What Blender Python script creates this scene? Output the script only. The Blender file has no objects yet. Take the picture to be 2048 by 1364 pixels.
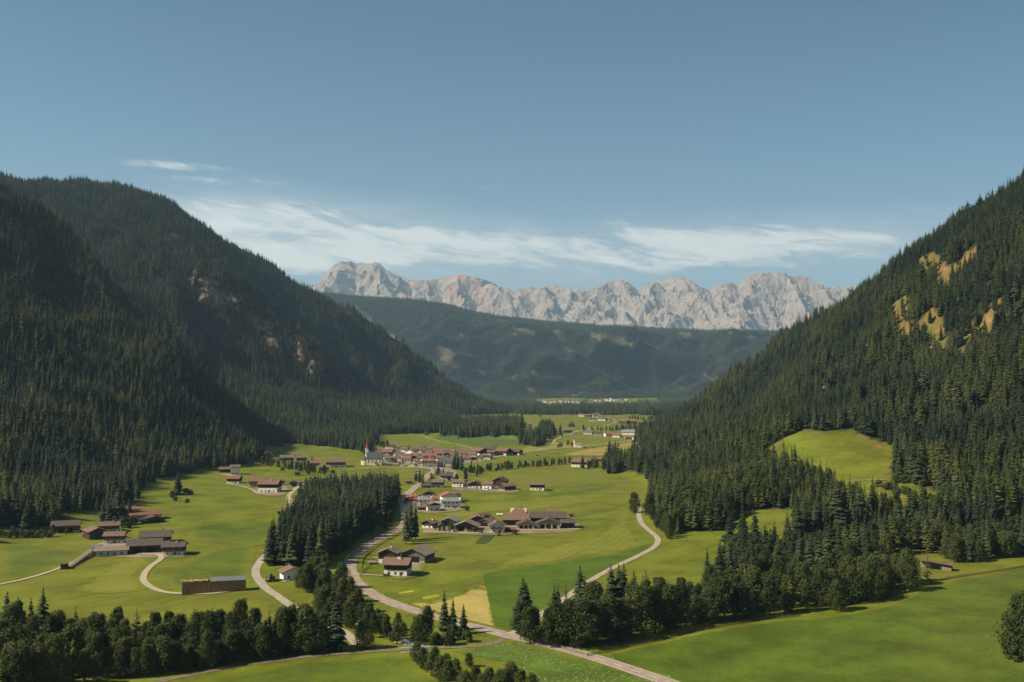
import bpy, math, random
import numpy as np
from mathutils import Vector, Matrix
R = math.radians
random.seed(7)
rng = np.random.default_rng(11)
S = bpy.context.scene
COL = S.collection

# ------------------------------------------------------------------ camera
FPX, CX, CY, HOR = 2000.0, 1024.0, 682.0, 770.0      # photograph pixels (2048 x 1364)
CAMZ = 100.0
PITCH = math.atan((HOR - CY) / FPX)
cam = bpy.data.cameras.new('camera'); cam_o = bpy.data.objects.new('camera', cam); COL.objects.link(cam_o)
cam.sensor_width = 36.0; cam.lens = 36.0 * FPX / 2048.0
cam.clip_start = 1.0; cam.clip_end = 90000.0
cam_o.location = (0, 0, CAMZ); cam_o.rotation_euler = (R(90) + PITCH, 0, 0)
S.camera = cam_o
cp, sp = math.cos(PITCH), math.sin(PITCH)

def ray(px, py):
    u = (px - CX) / FPX; v = (CY - py) / FPX
    return np.array([u, cp - v * sp, sp + v * cp])

def at(px, py, Y):                                   # point on the sight line at depth Y
    d = ray(px, py); t = Y / d[1]
    return np.array([d[0] * t, Y, CAMZ + d[2] * t])

def project(x, y, z):
    x = np.asarray(x, float); y = np.asarray(y, float); z = np.asarray(z, float) - CAMZ
    f = y * cp + z * sp; w = -y * sp + z * cp
    return CX + FPX * x / f, CY - FPX * w / f

# ------------------------------------------------------------------ noise
_perm = np.concatenate([np.random.default_rng(5).permutation(256)] * 3)
_ga = np.random.default_rng(6).uniform(0, 2 * np.pi, 256)
_gx, _gy = np.cos(_ga), np.sin(_ga)
def pnoise(x, y, s=0):
    x = np.asarray(x, float) + s * 17.31; y = np.asarray(y, float) - s * 9.77
    xi = np.floor(x).astype(np.int64); yi = np.floor(y).astype(np.int64)
    xf = x - xi; yf = y - yi
    u = xf * xf * xf * (xf * (xf * 6 - 15) + 10); v = yf * yf * yf * (yf * (yf * 6 - 15) + 10)
    xi &= 255; yi &= 255
    def g(ix, iy, dx, dy):
        k = _perm[_perm[ix] + iy]
        return _gx[k] * dx + _gy[k] * dy
    a = g(xi, yi, xf, yf); b = g(xi + 1, yi, xf - 1, yf)
    c = g(xi, yi + 1, xf, yf - 1); d = g(xi + 1, yi + 1, xf - 1, yf - 1)
    return (a + (b - a) * u + ((c + (d - c) * u) - (a + (b - a) * u)) * v) * 1.5
def fbm(x, y, o=4, s=0, g=.5):
    t = 0; a = 1.0; f = 1.0
    for i in range(o):
        t = t + a * pnoise(np.asarray(x) * f, np.asarray(y) * f, s + i); a *= g; f *= 2.03
    return t
def ridged(x, y, o=5, s=0, g=.5):
    t = 0; a = 1.0; f = 1.0
    for i in range(o):
        t = t + a * (1 - np.abs(pnoise(np.asarray(x) * f, np.asarray(y) * f, s + i)) * 2); a *= g; f *= 2.07
    return t
def sstep(a, b, x):
    t = np.clip((np.asarray(x, float) - a) / (b - a), 0, 1); return t * t * (3 - 2 * t)

# ------------------------------------------------------------------ terrain
class TPS:                                           # thin plate spline through surveyed heights
    def __init__(self, pts, lam=1e-4):
        p = np.array(pts, float); self.xy = p[:, :2] / 1000; n = len(p)
        d = np.linalg.norm(self.xy[:, None] - self.xy[None], axis=2)
        K = self.k(d) + lam * np.eye(n); P = np.c_[np.ones(n), self.xy]
        A = np.block([[K, P], [P.T, np.zeros((3, 3))]])
        self.w = np.linalg.solve(A, np.r_[p[:, 2], 0, 0, 0])
    @staticmethod
    def k(d):
        return d * d * np.log(d + 1e-9)
    def __call__(self, x, y):
        x = np.asarray(x, float) / 1000; y = np.asarray(y, float) / 1000
        sh = x.shape; x = x.ravel(); y = y.ravel(); out = self.w[-3] + self.w[-2] * x + self.w[-1] * y
        for (a, b), w in zip(self.xy, self.w):
            out = out + w * self.k(np.hypot(x - a, y - b))
        return out.reshape(sh)

def flat(px, py):                                    # point of the level valley floor seen at a pixel
    d = ray(px, py); t = -CAMZ / d[2]
    return (d[0] * t, d[1] * t)
def foot(lst, z=0.0): return [(*flat(*p), z) for p in lst]
def pts3(lst, dz=0.0): return [(a[0], a[1], a[2] + dz) for a in (at(*p) for p in lst)]

L = foot([(-60, 1100), (60, 1068), (210, 1040), (300, 1012), (338, 975), (420, 945), (500, 915), (500, 888), (620, 893), (725, 905),
          (752, 872), (860, 868), (1010, 866), (1085, 876), (1045, 846), (1100, 826)])
L += foot([(765, 888), (850, 884), (930, 882), (1000, 882), (1060, 896), (1100, 880)], -7) + foot([(540, 905), (620, 912), (690, 918)], -6) + [(-20, 3750, -6), (90, 4050, -30), (40, 3450, -8)]
L += [(-520, 560, 0), (-640, 380, 0), (-560, 100, 0), (-300, 560, -30), (-200, 800, -40), (-150, 1100, -45), (-120, 1500, -40), (60, 1900, -40), (250, 2400, -50), (300, 3300, -50),
      (-350, 300, -35), (0, 400, -70), (600, 3000, -120), (500, 1200, -120), (500, 4600, -90), (160, 4300, -25)]
L += pts3([(361, 750, 1350), (287, 644, 1500), (197, 529, 1650), (100, 446, 1750), (0, 392, 1850), (-150, 330, 1900),
           (200, 900, 1010), (100, 850, 980), (50, 950, 860), (100, 700, 1250), (-60, 700, 1100), (-60, 560, 1350), (240, 780, 1230)], -14)
L += [(-600, 1930, 95), (-740, 2080, 205), (-930, 2300, 350), (-1150, 2500, 470)]
sil = [(-60, 330, 3000), (60, 360, 3000), (150, 352, 3000), (235, 370, 3000), (340, 402, 3050), (430, 467, 3100), (540, 540, 3200), (640, 590, 3400),
       (735, 645, 3600), (800, 690, 3700), (850, 730, 3750), (900, 776, 3800), (955, 812, 3900)]
L += pts3(sil, -16)
L += pts3([(x, y + 70, Y * 1.18) for x, y, Y in sil[:10]], -16)
L += pts3([(520, 585, 2720), (600, 700, 2620), (420, 560, 2550), (340, 560, 2420), (680, 780, 2500), (800, 815, 2600), (900, 832, 2800), (990, 846, 2550), (960, 832, 3200), (560, 760, 2250), (300, 480, 2600)], -14)
L += pts3([(560, 600, 3020), (680, 735, 3050)], -30)
tL = TPS(L)
BUTT = [(at(570, 660, 2620), at(640, 742, 2500), 38, 52), (at(516, 620, 2700), at(556, 690, 2580), 32, 48), (at(385, 548, 2540), at(436, 600, 2460), 30, 48), (at(455, 575, 2600), at(470, 600, 2560), 24, 40), (at(600, 690, 2560), at(628, 720, 2470), 30, 40)]

Rp = foot([(1236, 950), (1258, 1000), (1278, 1040), (1312, 1092), (1400, 1098), (1500, 1105), (1640, 1108), (1800, 1106), (1950, 1092), (2100, 1086), (2300, 1085),
           (1236, 912), (1262, 890), (1300, 872), (1342, 854)])
Rp += [(40, 700, -25), (60, 1100, -25), (150, 1700, -35), (300, 2500, -25), (450, 3000, -25), (200, 400, -45), (400, 400, -45), (0, 400, -60), (0, 900, -50), (700, 350, -40), (0, 1800, -70), (300, 3300, -60)]
crest = [(2300, 150, 1180), (2180, 250, 1250), (2048, 345, 1300), (1960, 402, 1360), (1830, 490, 1450), (1720, 575, 1650), (1600, 655, 1850), (1500, 735, 1950), (1400, 812, 2060), (1362, 842, 2110)]
Rp += pts3(crest, -15)
Rp += pts3([(x, y + 70, Y * 1.22) for x, y, Y in crest[:8]], -15)
Rp += pts3([(x, y + 170, Y * 1.6) for x, y, Y in crest[:8]], -15)
Rp += pts3([(1740, 970, 715), (1610, 862, 880), (1780, 892, 830), (1700, 905, 800), (1560, 900, 850), (1540, 1030, 690), (1480, 1045, 680), (1800, 990, 690)])
Rp += pts3([(1700, 700, 1180), (1900, 700, 1000), (1900, 550, 1160), (2048, 700, 900), (2048, 500, 1110), (1500, 815, 1560), (2048, 900, 730), (2048, 1000, 655),
            (1900, 1000, 665), (1400, 880, 1350), (1350, 950, 950), (1420, 960, 860)], -10)
tR = TPS(Rp)

PR = np.array([(300, 560), (560, 575), (650, 586), (700, 592), (760, 597), (830, 602), (900, 612), (950, 625), (1000, 632), (1100, 638), (1200, 645), (1300, 650),
               (1400, 657), (1500, 660), (1600, 662), (1700, 668), (2100, 690)], float)
def hillP(x, y):
    az = CX + FPX * x / 8600.0
    zr = CAMZ + (HOR - np.interp(az, PR[:, 0], PR[:, 1])) / FPX * 8600 - 18
    yy = y + 420 * pnoise(x / 1500, y / 2600, 31)
    s = np.clip((yy - 6150) / 2400, 0, 1)
    prof = (0.35 * s + 0.65 * s * s * (3 - 2 * s))
    mid = np.clip(4 * s * (1 - s), 0, 1) * sstep(.95, .55, s)
    rx, ry = x * .82 + y * .57, -x * .57 + y * .82
    n = 300 * (ridged(rx / 2600, ry / 1100, 4, 41) - 1.1) * mid + 14 * fbm(x / 400, y / 400, 3, 42) * (0.25 + mid)
    z = (zr + 0 * x) * prof + n * sstep(0, .25, s)
    fall = np.clip((y - 8900) / 3000, 0, 1)
    return np.where(y < 5900, -60, z - 260 * fall)
def hillL(x, y):
    z = tL(x, y)
    a = sstep(10, 160, z)
    rx, ry = x * .60 + y * .80, -x * .80 + y * .60     # gullies run down to the valley
    hi = 1 - .75 * sstep(420, 640, z)
    z = z + a * (hi * (58 * (ridged(rx / 430 + .25 * fbm(x / 300, y / 300, 2, 53), ry / 1100, 3, 51) - 1.1)) + 9 * (ridged(rx / 120, ry / 260, 3, 54) - 1.1) + 9 * fbm(x / 90, y / 90, 3, 52))
    for (p, q, hh, ww) in BUTT:                          # rock buttresses that stand out of the forest
        ux, uy = q[0] - p[0], q[1] - p[1]; L2 = ux * ux + uy * uy; t = np.clip(((x - p[0]) * ux + (y - p[1]) * uy) / L2, -.4, 1.4)
        d = np.hypot(x - p[0] - t * ux, y - p[1] - t * uy); z = z + hh * np.exp(-(d / ww) ** 2) * sstep(-.35, .1, t) * sstep(1.35, .9, t) * (.75 + .5 * fbm(x / 45, y / 45, 2, 55))
    return z
def hillR(x, y):
    z = tR(x, y)
    a = sstep(25, 120, z)
    rx, ry = x * .85 - y * .52, x * .52 + y * .85
    return z + a * (20 * (ridged(rx / 500, ry / 200, 4, 61) - 1.15) + 4 * fbm(x / 60, y / 60, 3, 62))
def floor_z(x, y):
    k = sstep(150, 500, y)
    z = 1.6 * fbm(x / 210, y / 260, 3, 71) * k + .55 * fbm(x / 70, y / 95, 2, 72) * k
    z += 2.2 * np.exp(-(((x + 118) / 34) ** 2 + ((y - 575) / 22) ** 2))      # low mound in the west meadow
    z += 4.5 * sstep(60, 330, x) * sstep(640, 300, y)                       # meadow that tilts up to the east
    return z
def smax(a, b, k=6.0):
    h = np.clip(.5 + .5 * (a - b) / k, 0, 1); return b + (a - b) * h + k * h * (1 - h)
def hills(x, y):
    big = np.full(np.shape(x), -99.0)
    m = (x < 700) & (y < 5200); 
    l = np.where(m, hillL(x, y), -99); r = np.where((y < 3600) & (x > -200), hillR(x, y), -99); p = hillP(x, y)
    return l, r, p

def lines(segs, start):
    out = [start]
    for end, d0, d1 in segs:
        a = out[-1]; n = max(1, int(abs(end - a) / ((d0 + d1) / 2)))
        st = np.linspace(d0, d1, n); st *= (end - a) / st.sum(); out += list(a + np.cumsum(st))
    return np.array(out)
xp = lines([(480, 6, 6), (1700, 6, 14), (5200, 16, 45), (16000, 60, 1200)], 0.0)
XS = np.r_[-xp[:0:-1], xp]
YS = lines([(260, 20, 6), (1400, 6, 6), (4200, 6, 14), (9200, 14, 26), (13000, 40, 160), (24000, 300, 1500)], -300.0)
GX, GY = np.meshgrid(XS, YS)
hl, hr, hp = hills(GX, GY)
HILL = np.maximum(np.maximum(hl, hr), hp)
HZ = floor_z(GX, GY) + smax(HILL, np.zeros_like(HILL), 5.0)
HZ = np.where(GY > 13000, np.minimum(HZ, 300), HZ)

def _cell(x, y):
    x = np.asarray(x, float); y = np.asarray(y, float)
    i = np.clip(np.searchsorted(XS, x) - 1, 0, len(XS) - 2); j = np.clip(np.searchsorted(YS, y) - 1, 0, len(YS) - 2)
    return i, j, (x - XS[i]) / (XS[i + 1] - XS[i]), (y - YS[j]) / (YS[j + 1] - YS[j])
def samp(A, x, y):
    i, j, u, v = _cell(x, y)
    return (A[j, i] * (1 - u) + A[j, i + 1] * u) * (1 - v) + (A[j + 1, i] * (1 - u) + A[j + 1, i + 1] * u) * v
def gz(x, y): return samp(HZ, x, y)

_T = 60 * 1.006 ** np.arange(1060)
def G(px, py):                                       # ground point seen at a pixel of the photograph
    d = ray(px, py)
    def miss(t): return CAMZ + d[2] * t - gz(d[0] * t, d[1] * t)
    m = miss(_T); k = np.argmax(m < 0)
    if m[k] >= 0: k = len(_T) - 1
    a, b = _T[max(k - 1, 0)], _T[k]
    for _ in range(3):
        t = np.linspace(a, b, 12); mm = miss(t); q = max(1, int(np.argmax(mm < 0))); a, b = t[q - 1], t[q]
    t = (a + b) / 2
    return np.array([d[0] * t, d[1] * t, CAMZ + d[2] * t])
def GP(poly): return [G(*p)[:2] for p in poly]
def inpoly(x, y, poly):
    x = np.asarray(x); y = np.asarray(y); c = np.zeros(x.shape, bool); n = len(poly)
    for i in range(n):
        x0, y0 = poly[i]; x1, y1 = poly[(i + 1) % n]
        if y0 == y1: continue
        c ^= ((y0 > y) != (y1 > y)) & (x < (x1 - x0) * (y - y0) / (y1 - y0) + x0)
    return c

# ------------------------------------------------------------------ node helpers
class NT:
    def __init__(self, tree): self.t = tree; self.n = tree.nodes; self.l = tree.links
    def new(self, typ, **kw):
        n = self.n.new(typ)
        for k, v in kw.items(): setattr(n, k, v)
        return n
    def set(self, sock, v):
        if isinstance(v, bpy.types.NodeSocket): self.l.new(v, sock)
        elif v is not None:
            if sock.type == 'RGBA' and len(v) == 3: v = (*v, 1)
            sock.default_value = v
    def math(self, op, a, b=None, c=None, clamp=False):
        n = self.new('ShaderNodeMath', operation=op, use_clamp=clamp)
        for i, v in enumerate((a, b, c)):
            if v is not None: self.set(n.inputs[i], v)
        return n.outputs[0]
    def mix(self, f, a, b, mode='MIX'):
        n = self.new('ShaderNodeMix', data_type='RGBA', blend_type=mode)
        self.set(n.inputs[0], f); self.set(n.inputs[6], a); self.set(n.inputs[7], b)
        return n.outputs[2]
    def noise(self, vec, scale, detail=4, rough=.55, dist=0.0, out=0):
        n = self.new('ShaderNodeTexNoise')
        if vec is not None: self.l.new(vec, n.inputs['Vector'])
        self.set(n.inputs['Scale'], scale); self.set(n.inputs['Detail'], detail); self.set(n.inputs['Roughness'], rough); self.set(n.inputs['Distortion'], dist)
        return n.outputs[out]
    def ramp(self, f, stops, interp='LINEAR'):
        n = self.new('ShaderNodeValToRGB'); cr = n.color_ramp; cr.interpolation = interp
        while len(cr.elements) < len(stops): cr.elements.new(.5)
        for e, (p, c) in zip(cr.elements, stops):
            e.position = p; e.color = (*c, 1) if len(c) == 3 else c
        self.l.new(f, n.inputs[0]); return n.outputs[0]
    def mapr(self, v, a, b, c=0.0, d=1.0, smooth=False):
        n = self.new('ShaderNodeMapRange'); n.interpolation_type = 'SMOOTHSTEP' if smooth else 'LINEAR'
        for i, q in enumerate((v, a, b, c, d)): self.set(n.inputs[i], q)
        return n.outputs[0]
    def pos(self): return self.new('ShaderNodeNewGeometry').outputs['Position']
    def obj(self): return self.new('ShaderNodeTexCoord').outputs['Object']
    def rnd(self): return self.new('ShaderNodeObjectInfo').outputs['Random']
    def vmul(self, v, s, rot=None):
        n = self.new('ShaderNodeMapping'); self.l.new(v, n.inputs[0]); n.inputs['Scale'].default_value = s
        if rot: n.inputs['Rotation'].default_value = rot
        return n.outputs[0]
    def attr(self, name): return self.new('ShaderNodeAttribute', attribute_name=name).outputs['Fac']

def material(name, build, rough=.8, spec=.25, bump=None):
    m = bpy.data.materials.new(name); m.use_nodes = True
    t = NT(m.node_tree); b = m.node_tree.nodes['Principled BSDF']
    b.inputs['Roughness'].default_value = rough; b.inputs['Specular IOR Level'].default_value = spec
    c = build(t)
    if isinstance(c, tuple) and len(c) == 2 and isinstance(c[0], bpy.types.NodeSocket): c, h, dist = c[0], c[1][0], c[1][1]
    else: h = None
    t.set(b.inputs['Base Color'], c)
    if h is not None:
        bn = t.new('ShaderNodeBump'); bn.inputs['Strength'].default_value = 1.0; bn.inputs['Distance'].default_value = dist
        t.l.new(h, bn.inputs['Height']); t.l.new(bn.outputs[0], b.inputs['Normal'])
    return m

def lerp3(a, b, f): return tuple(a[i] + (b[i] - a[i]) * f for i in range(3))

# ------------------------------------------------------------------ grass and ground
def grass_color(t, c, var=.35, stripe=None, dry=(.20, .17, .05), dryness=.35):
    p = t.pos()
    big = t.noise(p, .006, 3, .5); mid = t.noise(p, .035, 4, .6); fine = t.noise(p, .35, 4, .7); tuft = t.noise(p, 1.3, 2, .6)
    dark = tuple(v * (1 - var) for v in c); lite = tuple(min(v * (1 + var), .6) for v in c)
    col = t.ramp(mid, [(.36, dark), (.5, c), (.64, lite)])
    col = t.mix(t.mapr(big, .42, .66, 0, dryness), col, dry)
    f2 = t.mapr(fine, .5, .75, 0, dryness * .9)
    col = t.mix(f2, col, lerp3(dry, c, .3))
    k = t.math('MULTIPLY', t.mapr(tuft, .3, .7, .70, 1.30), t.mapr(t.noise(p, .16, 5, .75), .34, .66, .78, 1.22))
    col = t.mix(1.0, col, t.mix(k, (0, 0, 0), (1, 1, 1)), 'MULTIPLY')
    if stripe:
        ang, period, amt = stripe
        v = t.vmul(p, (1, 1, 1), (0, 0, ang))
        w = t.new('ShaderNodeTexWave', wave_type='BANDS', bands_direction='X'); t.l.new(v, w.inputs[0])
        w.inputs['Scale'].default_value = .314 / period; w.inputs['Distortion'].default_value = 2.4; w.inputs['Detail'].default_value = 3; w.inputs['Detail Scale'].default_value = .6
        col = t.mix(t.math('MULTIPLY', w.outputs['Fac'], amt), col, lite)
    return col
GRASS = (.108, .128, .0112)
DRY = (.18, .155, .032)
def ground_mat(t):
    col = grass_color(t, GRASS, .3, (R(35), 9.0, .24), DRY, .35)
    p = t.pos()
    n = t.noise(p, .05, 5, .7); n2 = t.noise(p, .6, 3, .7)
    floorc = t.ramp(n2, [(.3, (.014, .017, .007)), (.55, (.026, .028, .012)), (.75, (.05, .043, .022))])
    col = t.mix(t.attr('forest'), col, floorc)
    dryc = t.ramp(t.math('ADD', n, t.math('MULTIPLY', t.math('SUBTRACT', n2, .5), .5)), [(.32, (.070, .090, .018)), (.46, (.115, .108, .026)), (.58, (.185, .105, .040)), (.74, (.27, .19, .105))])
    sy = t.new('ShaderNodeSeparateXYZ'); t.l.new(p, sy.inputs[0])
    farc = t.ramp(n, [(.35, (.07, .095, .03)), (.5, (.14, .12, .06)), (.65, (.20, .12, .085))])
    dryc = t.mix(t.mapr(sy.outputs[1], 4500, 5500), dryc, farc)
    col = t.mix(t.attr('dry'), col, dryc)
    v = t.vmul(p, (1, 1, .35)); nr = t.noise(v, .09, 6, .75)
    rock = t.ramp(nr, [(.34, (.028, .03, .018)), (.47, (.13, .085, .065)), (.58, (.25, .175, .14)), (.72, (.40, .31, .26))])
    col = t.mix(t.attr('rock'), col, rock)
    return col, (t.noise(p, .8, 3, .7), .25)
M = {}
M['ground'] = material('valley_ground', ground_mat, .9, .1)
def edged(t, col):                                   # ragged border: the field thins out into the plain meadow
    n = t.noise(t.pos(), .16, 5, .7)
    f = t.mapr(t.math('ADD', t.attr('inner'), t.math('MULTIPLY', t.math('SUBTRACT', n, .5), 1.1)), .30, .62, 0, 1, True)
    return t.mix(f, grass_color(t, GRASS, .3, (R(35), 9.0, .24), DRY, .35), col)
def gm(name, c, **k): M[name] = material(name, lambda t: (edged(t, grass_color(t, c, **k)), (t.noise(t.pos(), .9, 3, .7), .2)), .9, .1)
gm('deep_grass', (.064, .098, .0085), var=.28, dryness=.14)
gm('dark_grass', (.066, .108, .0100), var=.16, dryness=.05)
gm('lush_grass', (.078, .112, .0105), var=.25, dryness=.15)
gm('light_grass', (.135, .148, .017), var=.2, stripe=(R(20), 6.0, .55), dryness=.5)
gm('mown_grass', (.115, .130, .0135), var=.22, stripe=(R(-50), 7.0, .5), dryness=.3)
gm('yellow_grass', (.20, .195, .030), var=.16, stripe=(R(10), 14.0, .15), dryness=.2)
gm('wheat', (.25, .20, .045), var=.15, stripe=(R(10), 12.0, .15), dryness=.3)
gm('yard', (.20, .165, .11), var=.3, dry=(.30, .25, .18), dryness=.4)
gm('stubble', (.29, .235, .068), var=.22, stripe=(R(-84), 2.6, .55), dry=(.40, .31, .12), dryness=.6)
gm('crop', (.075, .115, .028), var=.14, dryness=.05)
gm('verge', (.22, .165, .05), var=.3, dry=(.30, .22, .08), dryness=.6)
gm('mustard', (.26, .26, .012), var=.3, dryness=.1)
gm('vegetable', (.035, .055, .016), var=.3, stripe=(R(60), 1.2, .5), dryness=.1)
M['meadow_flowers'] = material('flower_meadow', lambda t: t.mix(t.mapr(t.noise(t.pos(), .75, 2, .8), .60, .66, 0, .75), grass_color(t, (.068, .115, .014), .3, dryness=.25), (.36, .37, .17)), .9, .1)
M['asphalt'] = material('asphalt', lambda t: t.ramp(t.noise(t.pos(), .25, 4, .7), [(.35, (.235, .182, .148)), (.65, (.32, .255, .21))]), .95, .04)
M['pale_road'] = material('pale_asphalt', lambda t: t.ramp(t.noise(t.pos(), .3, 4, .7), [(.35, (.26, .22, .175)), (.65, (.37, .32, .26))]), .95, .04)
M['farm_road'] = material('farm_road', lambda t: t.ramp(t.noise(t.pos(), .4, 5, .75), [(.35, (.11, .09, .065)), (.65, (.19, .16, .12))]), .95, .04)
M['gravel'] = material('gravel', lambda t: t.ramp(t.noise(t.pos(), .8, 4, .8), [(.35, (.27, .22, .15)), (.65, (.42, .35, .25))]), .95, .1)
M['marking'] = material('road_paint', lambda t: t.ramp(t.noise(t.pos(), 2, 2), [(.3, (.40, .37, .33)), (.7, (.62, .59, .55))]), .6, .3)

def tag(o, label=None, cat=None, group=None, kind=None):
    if label: o['label'] = label
    if cat: o['category'] = cat
    if group: o['group'] = group
    if kind: o['kind'] = kind
    return o
def link_mesh(name, verts, faces, mats, parent=None, mi=None, smooth=False):
    me = bpy.data.meshes.new(name); me.from_pydata([tuple(map(float, v)) for v in verts], [], faces)
    for m in (mats if isinstance(mats, (list, tuple)) else [mats]): me.materials.append(M[m] if isinstance(m, str) else m)
    if mi is not None: me.polygons.foreach_set('material_index', mi)
    if smooth: me.polygons.foreach_set('use_smooth', [True] * len(me.polygons))
    me.update()
    o = bpy.data.objects.new(name, me); COL.objects.link(o)
    if parent: o.parent = parent
    return o
def big_mesh(name, V, Q, mat, smooth=True):
    me = bpy.data.meshes.new(name); V = np.asarray(V, np.float32); Q = np.asarray(Q, np.int32)
    me.vertices.add(len(V)); me.vertices.foreach_set('co', V.ravel())
    k = Q.shape[1]; me.loops.add(Q.size); me.loops.foreach_set('vertex_index', Q.ravel())
    me.polygons.add(len(Q)); me.polygons.foreach_set('loop_start', np.arange(0, Q.size, k, dtype=np.int32))
    me.polygons.foreach_set('use_smooth', np.full(len(Q), smooth)); me.materials.append(M[mat] if isinstance(mat, str) else mat)
    me.update(calc_edges=True)
    o = bpy.data.objects.new(name, me); COL.objects.link(o); return o
def grid_quads(nx, ny):
    i, j = np.meshgrid(np.arange(nx - 1), np.arange(ny - 1)); a = (j * nx + i).ravel()
    return np.c_[a, a + 1, a + nx + 1, a + nx]
# ------------------------------------------------------------------ clearings, forest mask
CLEAR = [  # meadows on the eastern slope
    [(1503, 914), (1560, 880), (1608, 858), (1640, 863), (1688, 858), (1706, 860), (1742, 880), (1790, 892), (1786, 930), (1792, 958), (1890, 985), (1880, 1022), (1760, 1012), (1700, 1000), (1640, 975), (1560, 935)],
    [(1300, 1092), (1355, 1064), (1440, 1062), (1478, 1022), (1540, 1018), (1588, 1018), (1586, 1078), (1560, 1110), (1300, 1125)],
]
DRYP = [[(1835, 522), (1868, 514), (1897, 518), (1890, 537), (1860, 547), (1842, 548)], [(1868, 566), (1945, 498), (1952, 510), (1905, 548), (1882, 572)],
        [(1784, 640), (1792, 600), (1816, 588), (1806, 640), (1822, 655), (1826, 678), (1805, 672)], [(1836, 642), (1866, 606), (1872, 640), (1892, 692), (1866, 692), (1846, 664)],
        [(1906, 692), (1990, 610), (2014, 598), (1998, 640), (1982, 668), (1940, 672), (1914, 704)], [(1916, 700), (1932, 724), (1914, 734)], [(1638, 772), (1660, 776), (1646, 794)],
        [(1618, 757), (1634, 748), (1628, 764)], [(1716, 732), (1728, 728), (1722, 740)], [(2024, 560), (2048, 540), (2048, 566)], [(1730, 690), (1740, 688), (1734, 700)], [(1612, 858), (1640, 862), (1662, 866), (1640, 868), (1616, 862)], [(1718, 870), (1786, 890), (1786, 894), (1728, 876)], [(1508, 912), (1570, 876), (1574, 880), (1518, 914)], [(1782, 900), (1790, 895), (1792, 950), (1782, 945)]]
ROCKP = [[(372, 560), (384, 540), (402, 548), (436, 552), (440, 590), (428, 606), (400, 604), (376, 592)], [(454, 572), (468, 566), (474, 590), (462, 598)], [(318, 540), (330, 538), (328, 556)],
         [(518, 622), (532, 616), (544, 650), (566, 690), (556, 694), (534, 660)], [(584, 672), (602, 664), (612, 684), (630, 700), (646, 742), (634, 750), (606, 716), (588, 708)]]
PLATP = [[(706, 610), (730, 622), (748, 650), (792, 672), (784, 678), (740, 658)], [(1020, 654), (1068, 658), (1072, 670), (1040, 664)], [(1106, 664), (1130, 662), (1132, 680), (1118, 678)],
         [(1176, 666), (1226, 668), (1268, 676), (1262, 694), (1230, 688), (1196, 680)], [(1356, 664), (1380, 668), (1376, 680)], [(1470, 668), (1514, 674), (1500, 680)], [(906, 728), (930, 732), (976, 746), (968, 750)],
         [(870, 702), (902, 712), (896, 722)], [(956, 714), (984, 722), (976, 732)], [(1000, 742), (1034, 756), (1028, 760)], [(908, 660), (932, 672), (926, 678)], [(1226, 736), (1246, 736), (1240, 744)], [(1060, 690), (1084, 704), (1076, 706)],
         [(1300, 700), (1330, 708), (1322, 714)], [(1400, 744), (1424, 758), (1418, 762)], [(960, 650), (975, 648), (972, 658)]]
FAR_ROWS = [((1062, 796), (1310, 791), (1312, 798), (1240, 812), (1060, 806))]
GPX, GPY = project(GX, np.maximum(GY, 30), HZ)
def pmask(polys, px, py, rag=0.0, x=None, y=None):
    if rag:
        s = rag
        px = px + s * fbm(x / 23, y / 31, 3, 81); py = py + s * .8 * fbm(x / 29, y / 19, 3, 82)
    m = np.zeros(px.shape, bool)
    for p in polys: m |= inpoly(px, py, p)
    return m
def zones(x, y, hill, px, py):
    """forest density (0..1), dry, rock masks for points of the ground"""
    edge = np.maximum(3.5 + 4 * fbm(x / 40, y / 40, 3, 83), 1.0)
    f = hill > np.where(y > 5000, 22, edge)
    f &= ~pmask(CLEAR, px, py)
    f &= ~((px > 1042 + 8 * fbm(y / 60, x / 60, 2, 88)) & (y > 1700) & (y < 4300) & (x < np.where(y < 2250, 150, 700)))
    dry = (pmask(DRYP, px, py, 9, x * 1.6, y * 1.6) | pmask(DRYP, px, py - 12, 9, x * 1.6, y * 1.6) | pmask(DRYP[:6], px - 6, py + 9, 9, x * 1.6, y * 1.6)) & (y < 2600) & (x > 0)
    rock = (pmask(ROCKP, px, py, 12, x, y) | pmask(ROCKP, px, py - 13, 12, x, y) | pmask(ROCKP, px - 5, py - 26, 14, x, y)) & (x < -300) & (y < 3600) & (fbm(x / 26, y / 40, 3, 89) > -.25)
    strips = pmask(PLATP, px, py, 4, x * .25, y * .25) & (y > 5000)
    spots = (y > 5000) & (fbm(x / 260, y / 190, 3, 84) > .66)
    return f, np.maximum(dry * 1.0, (strips | spots) * .62), rock
gf, gd, gr = zones(GX, GY, HILL, GPX, GPY)
ground = big_mesh('ground', np.c_[GX.ravel(), GY.ravel(), HZ.ravel()], grid_quads(len(XS), len(YS)), 'ground')
for nm, arr in (('forest', gf), ('dry', gd), ('rock', gr)):
    at_ = ground.data.attributes.new(nm, 'FLOAT', 'POINT'); at_.data.foreach_set('value', arr.astype(np.float32).ravel())
tag(ground, 'green valley floor and the slopes rising from it on both sides', 'ground', None, 'structure')

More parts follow.
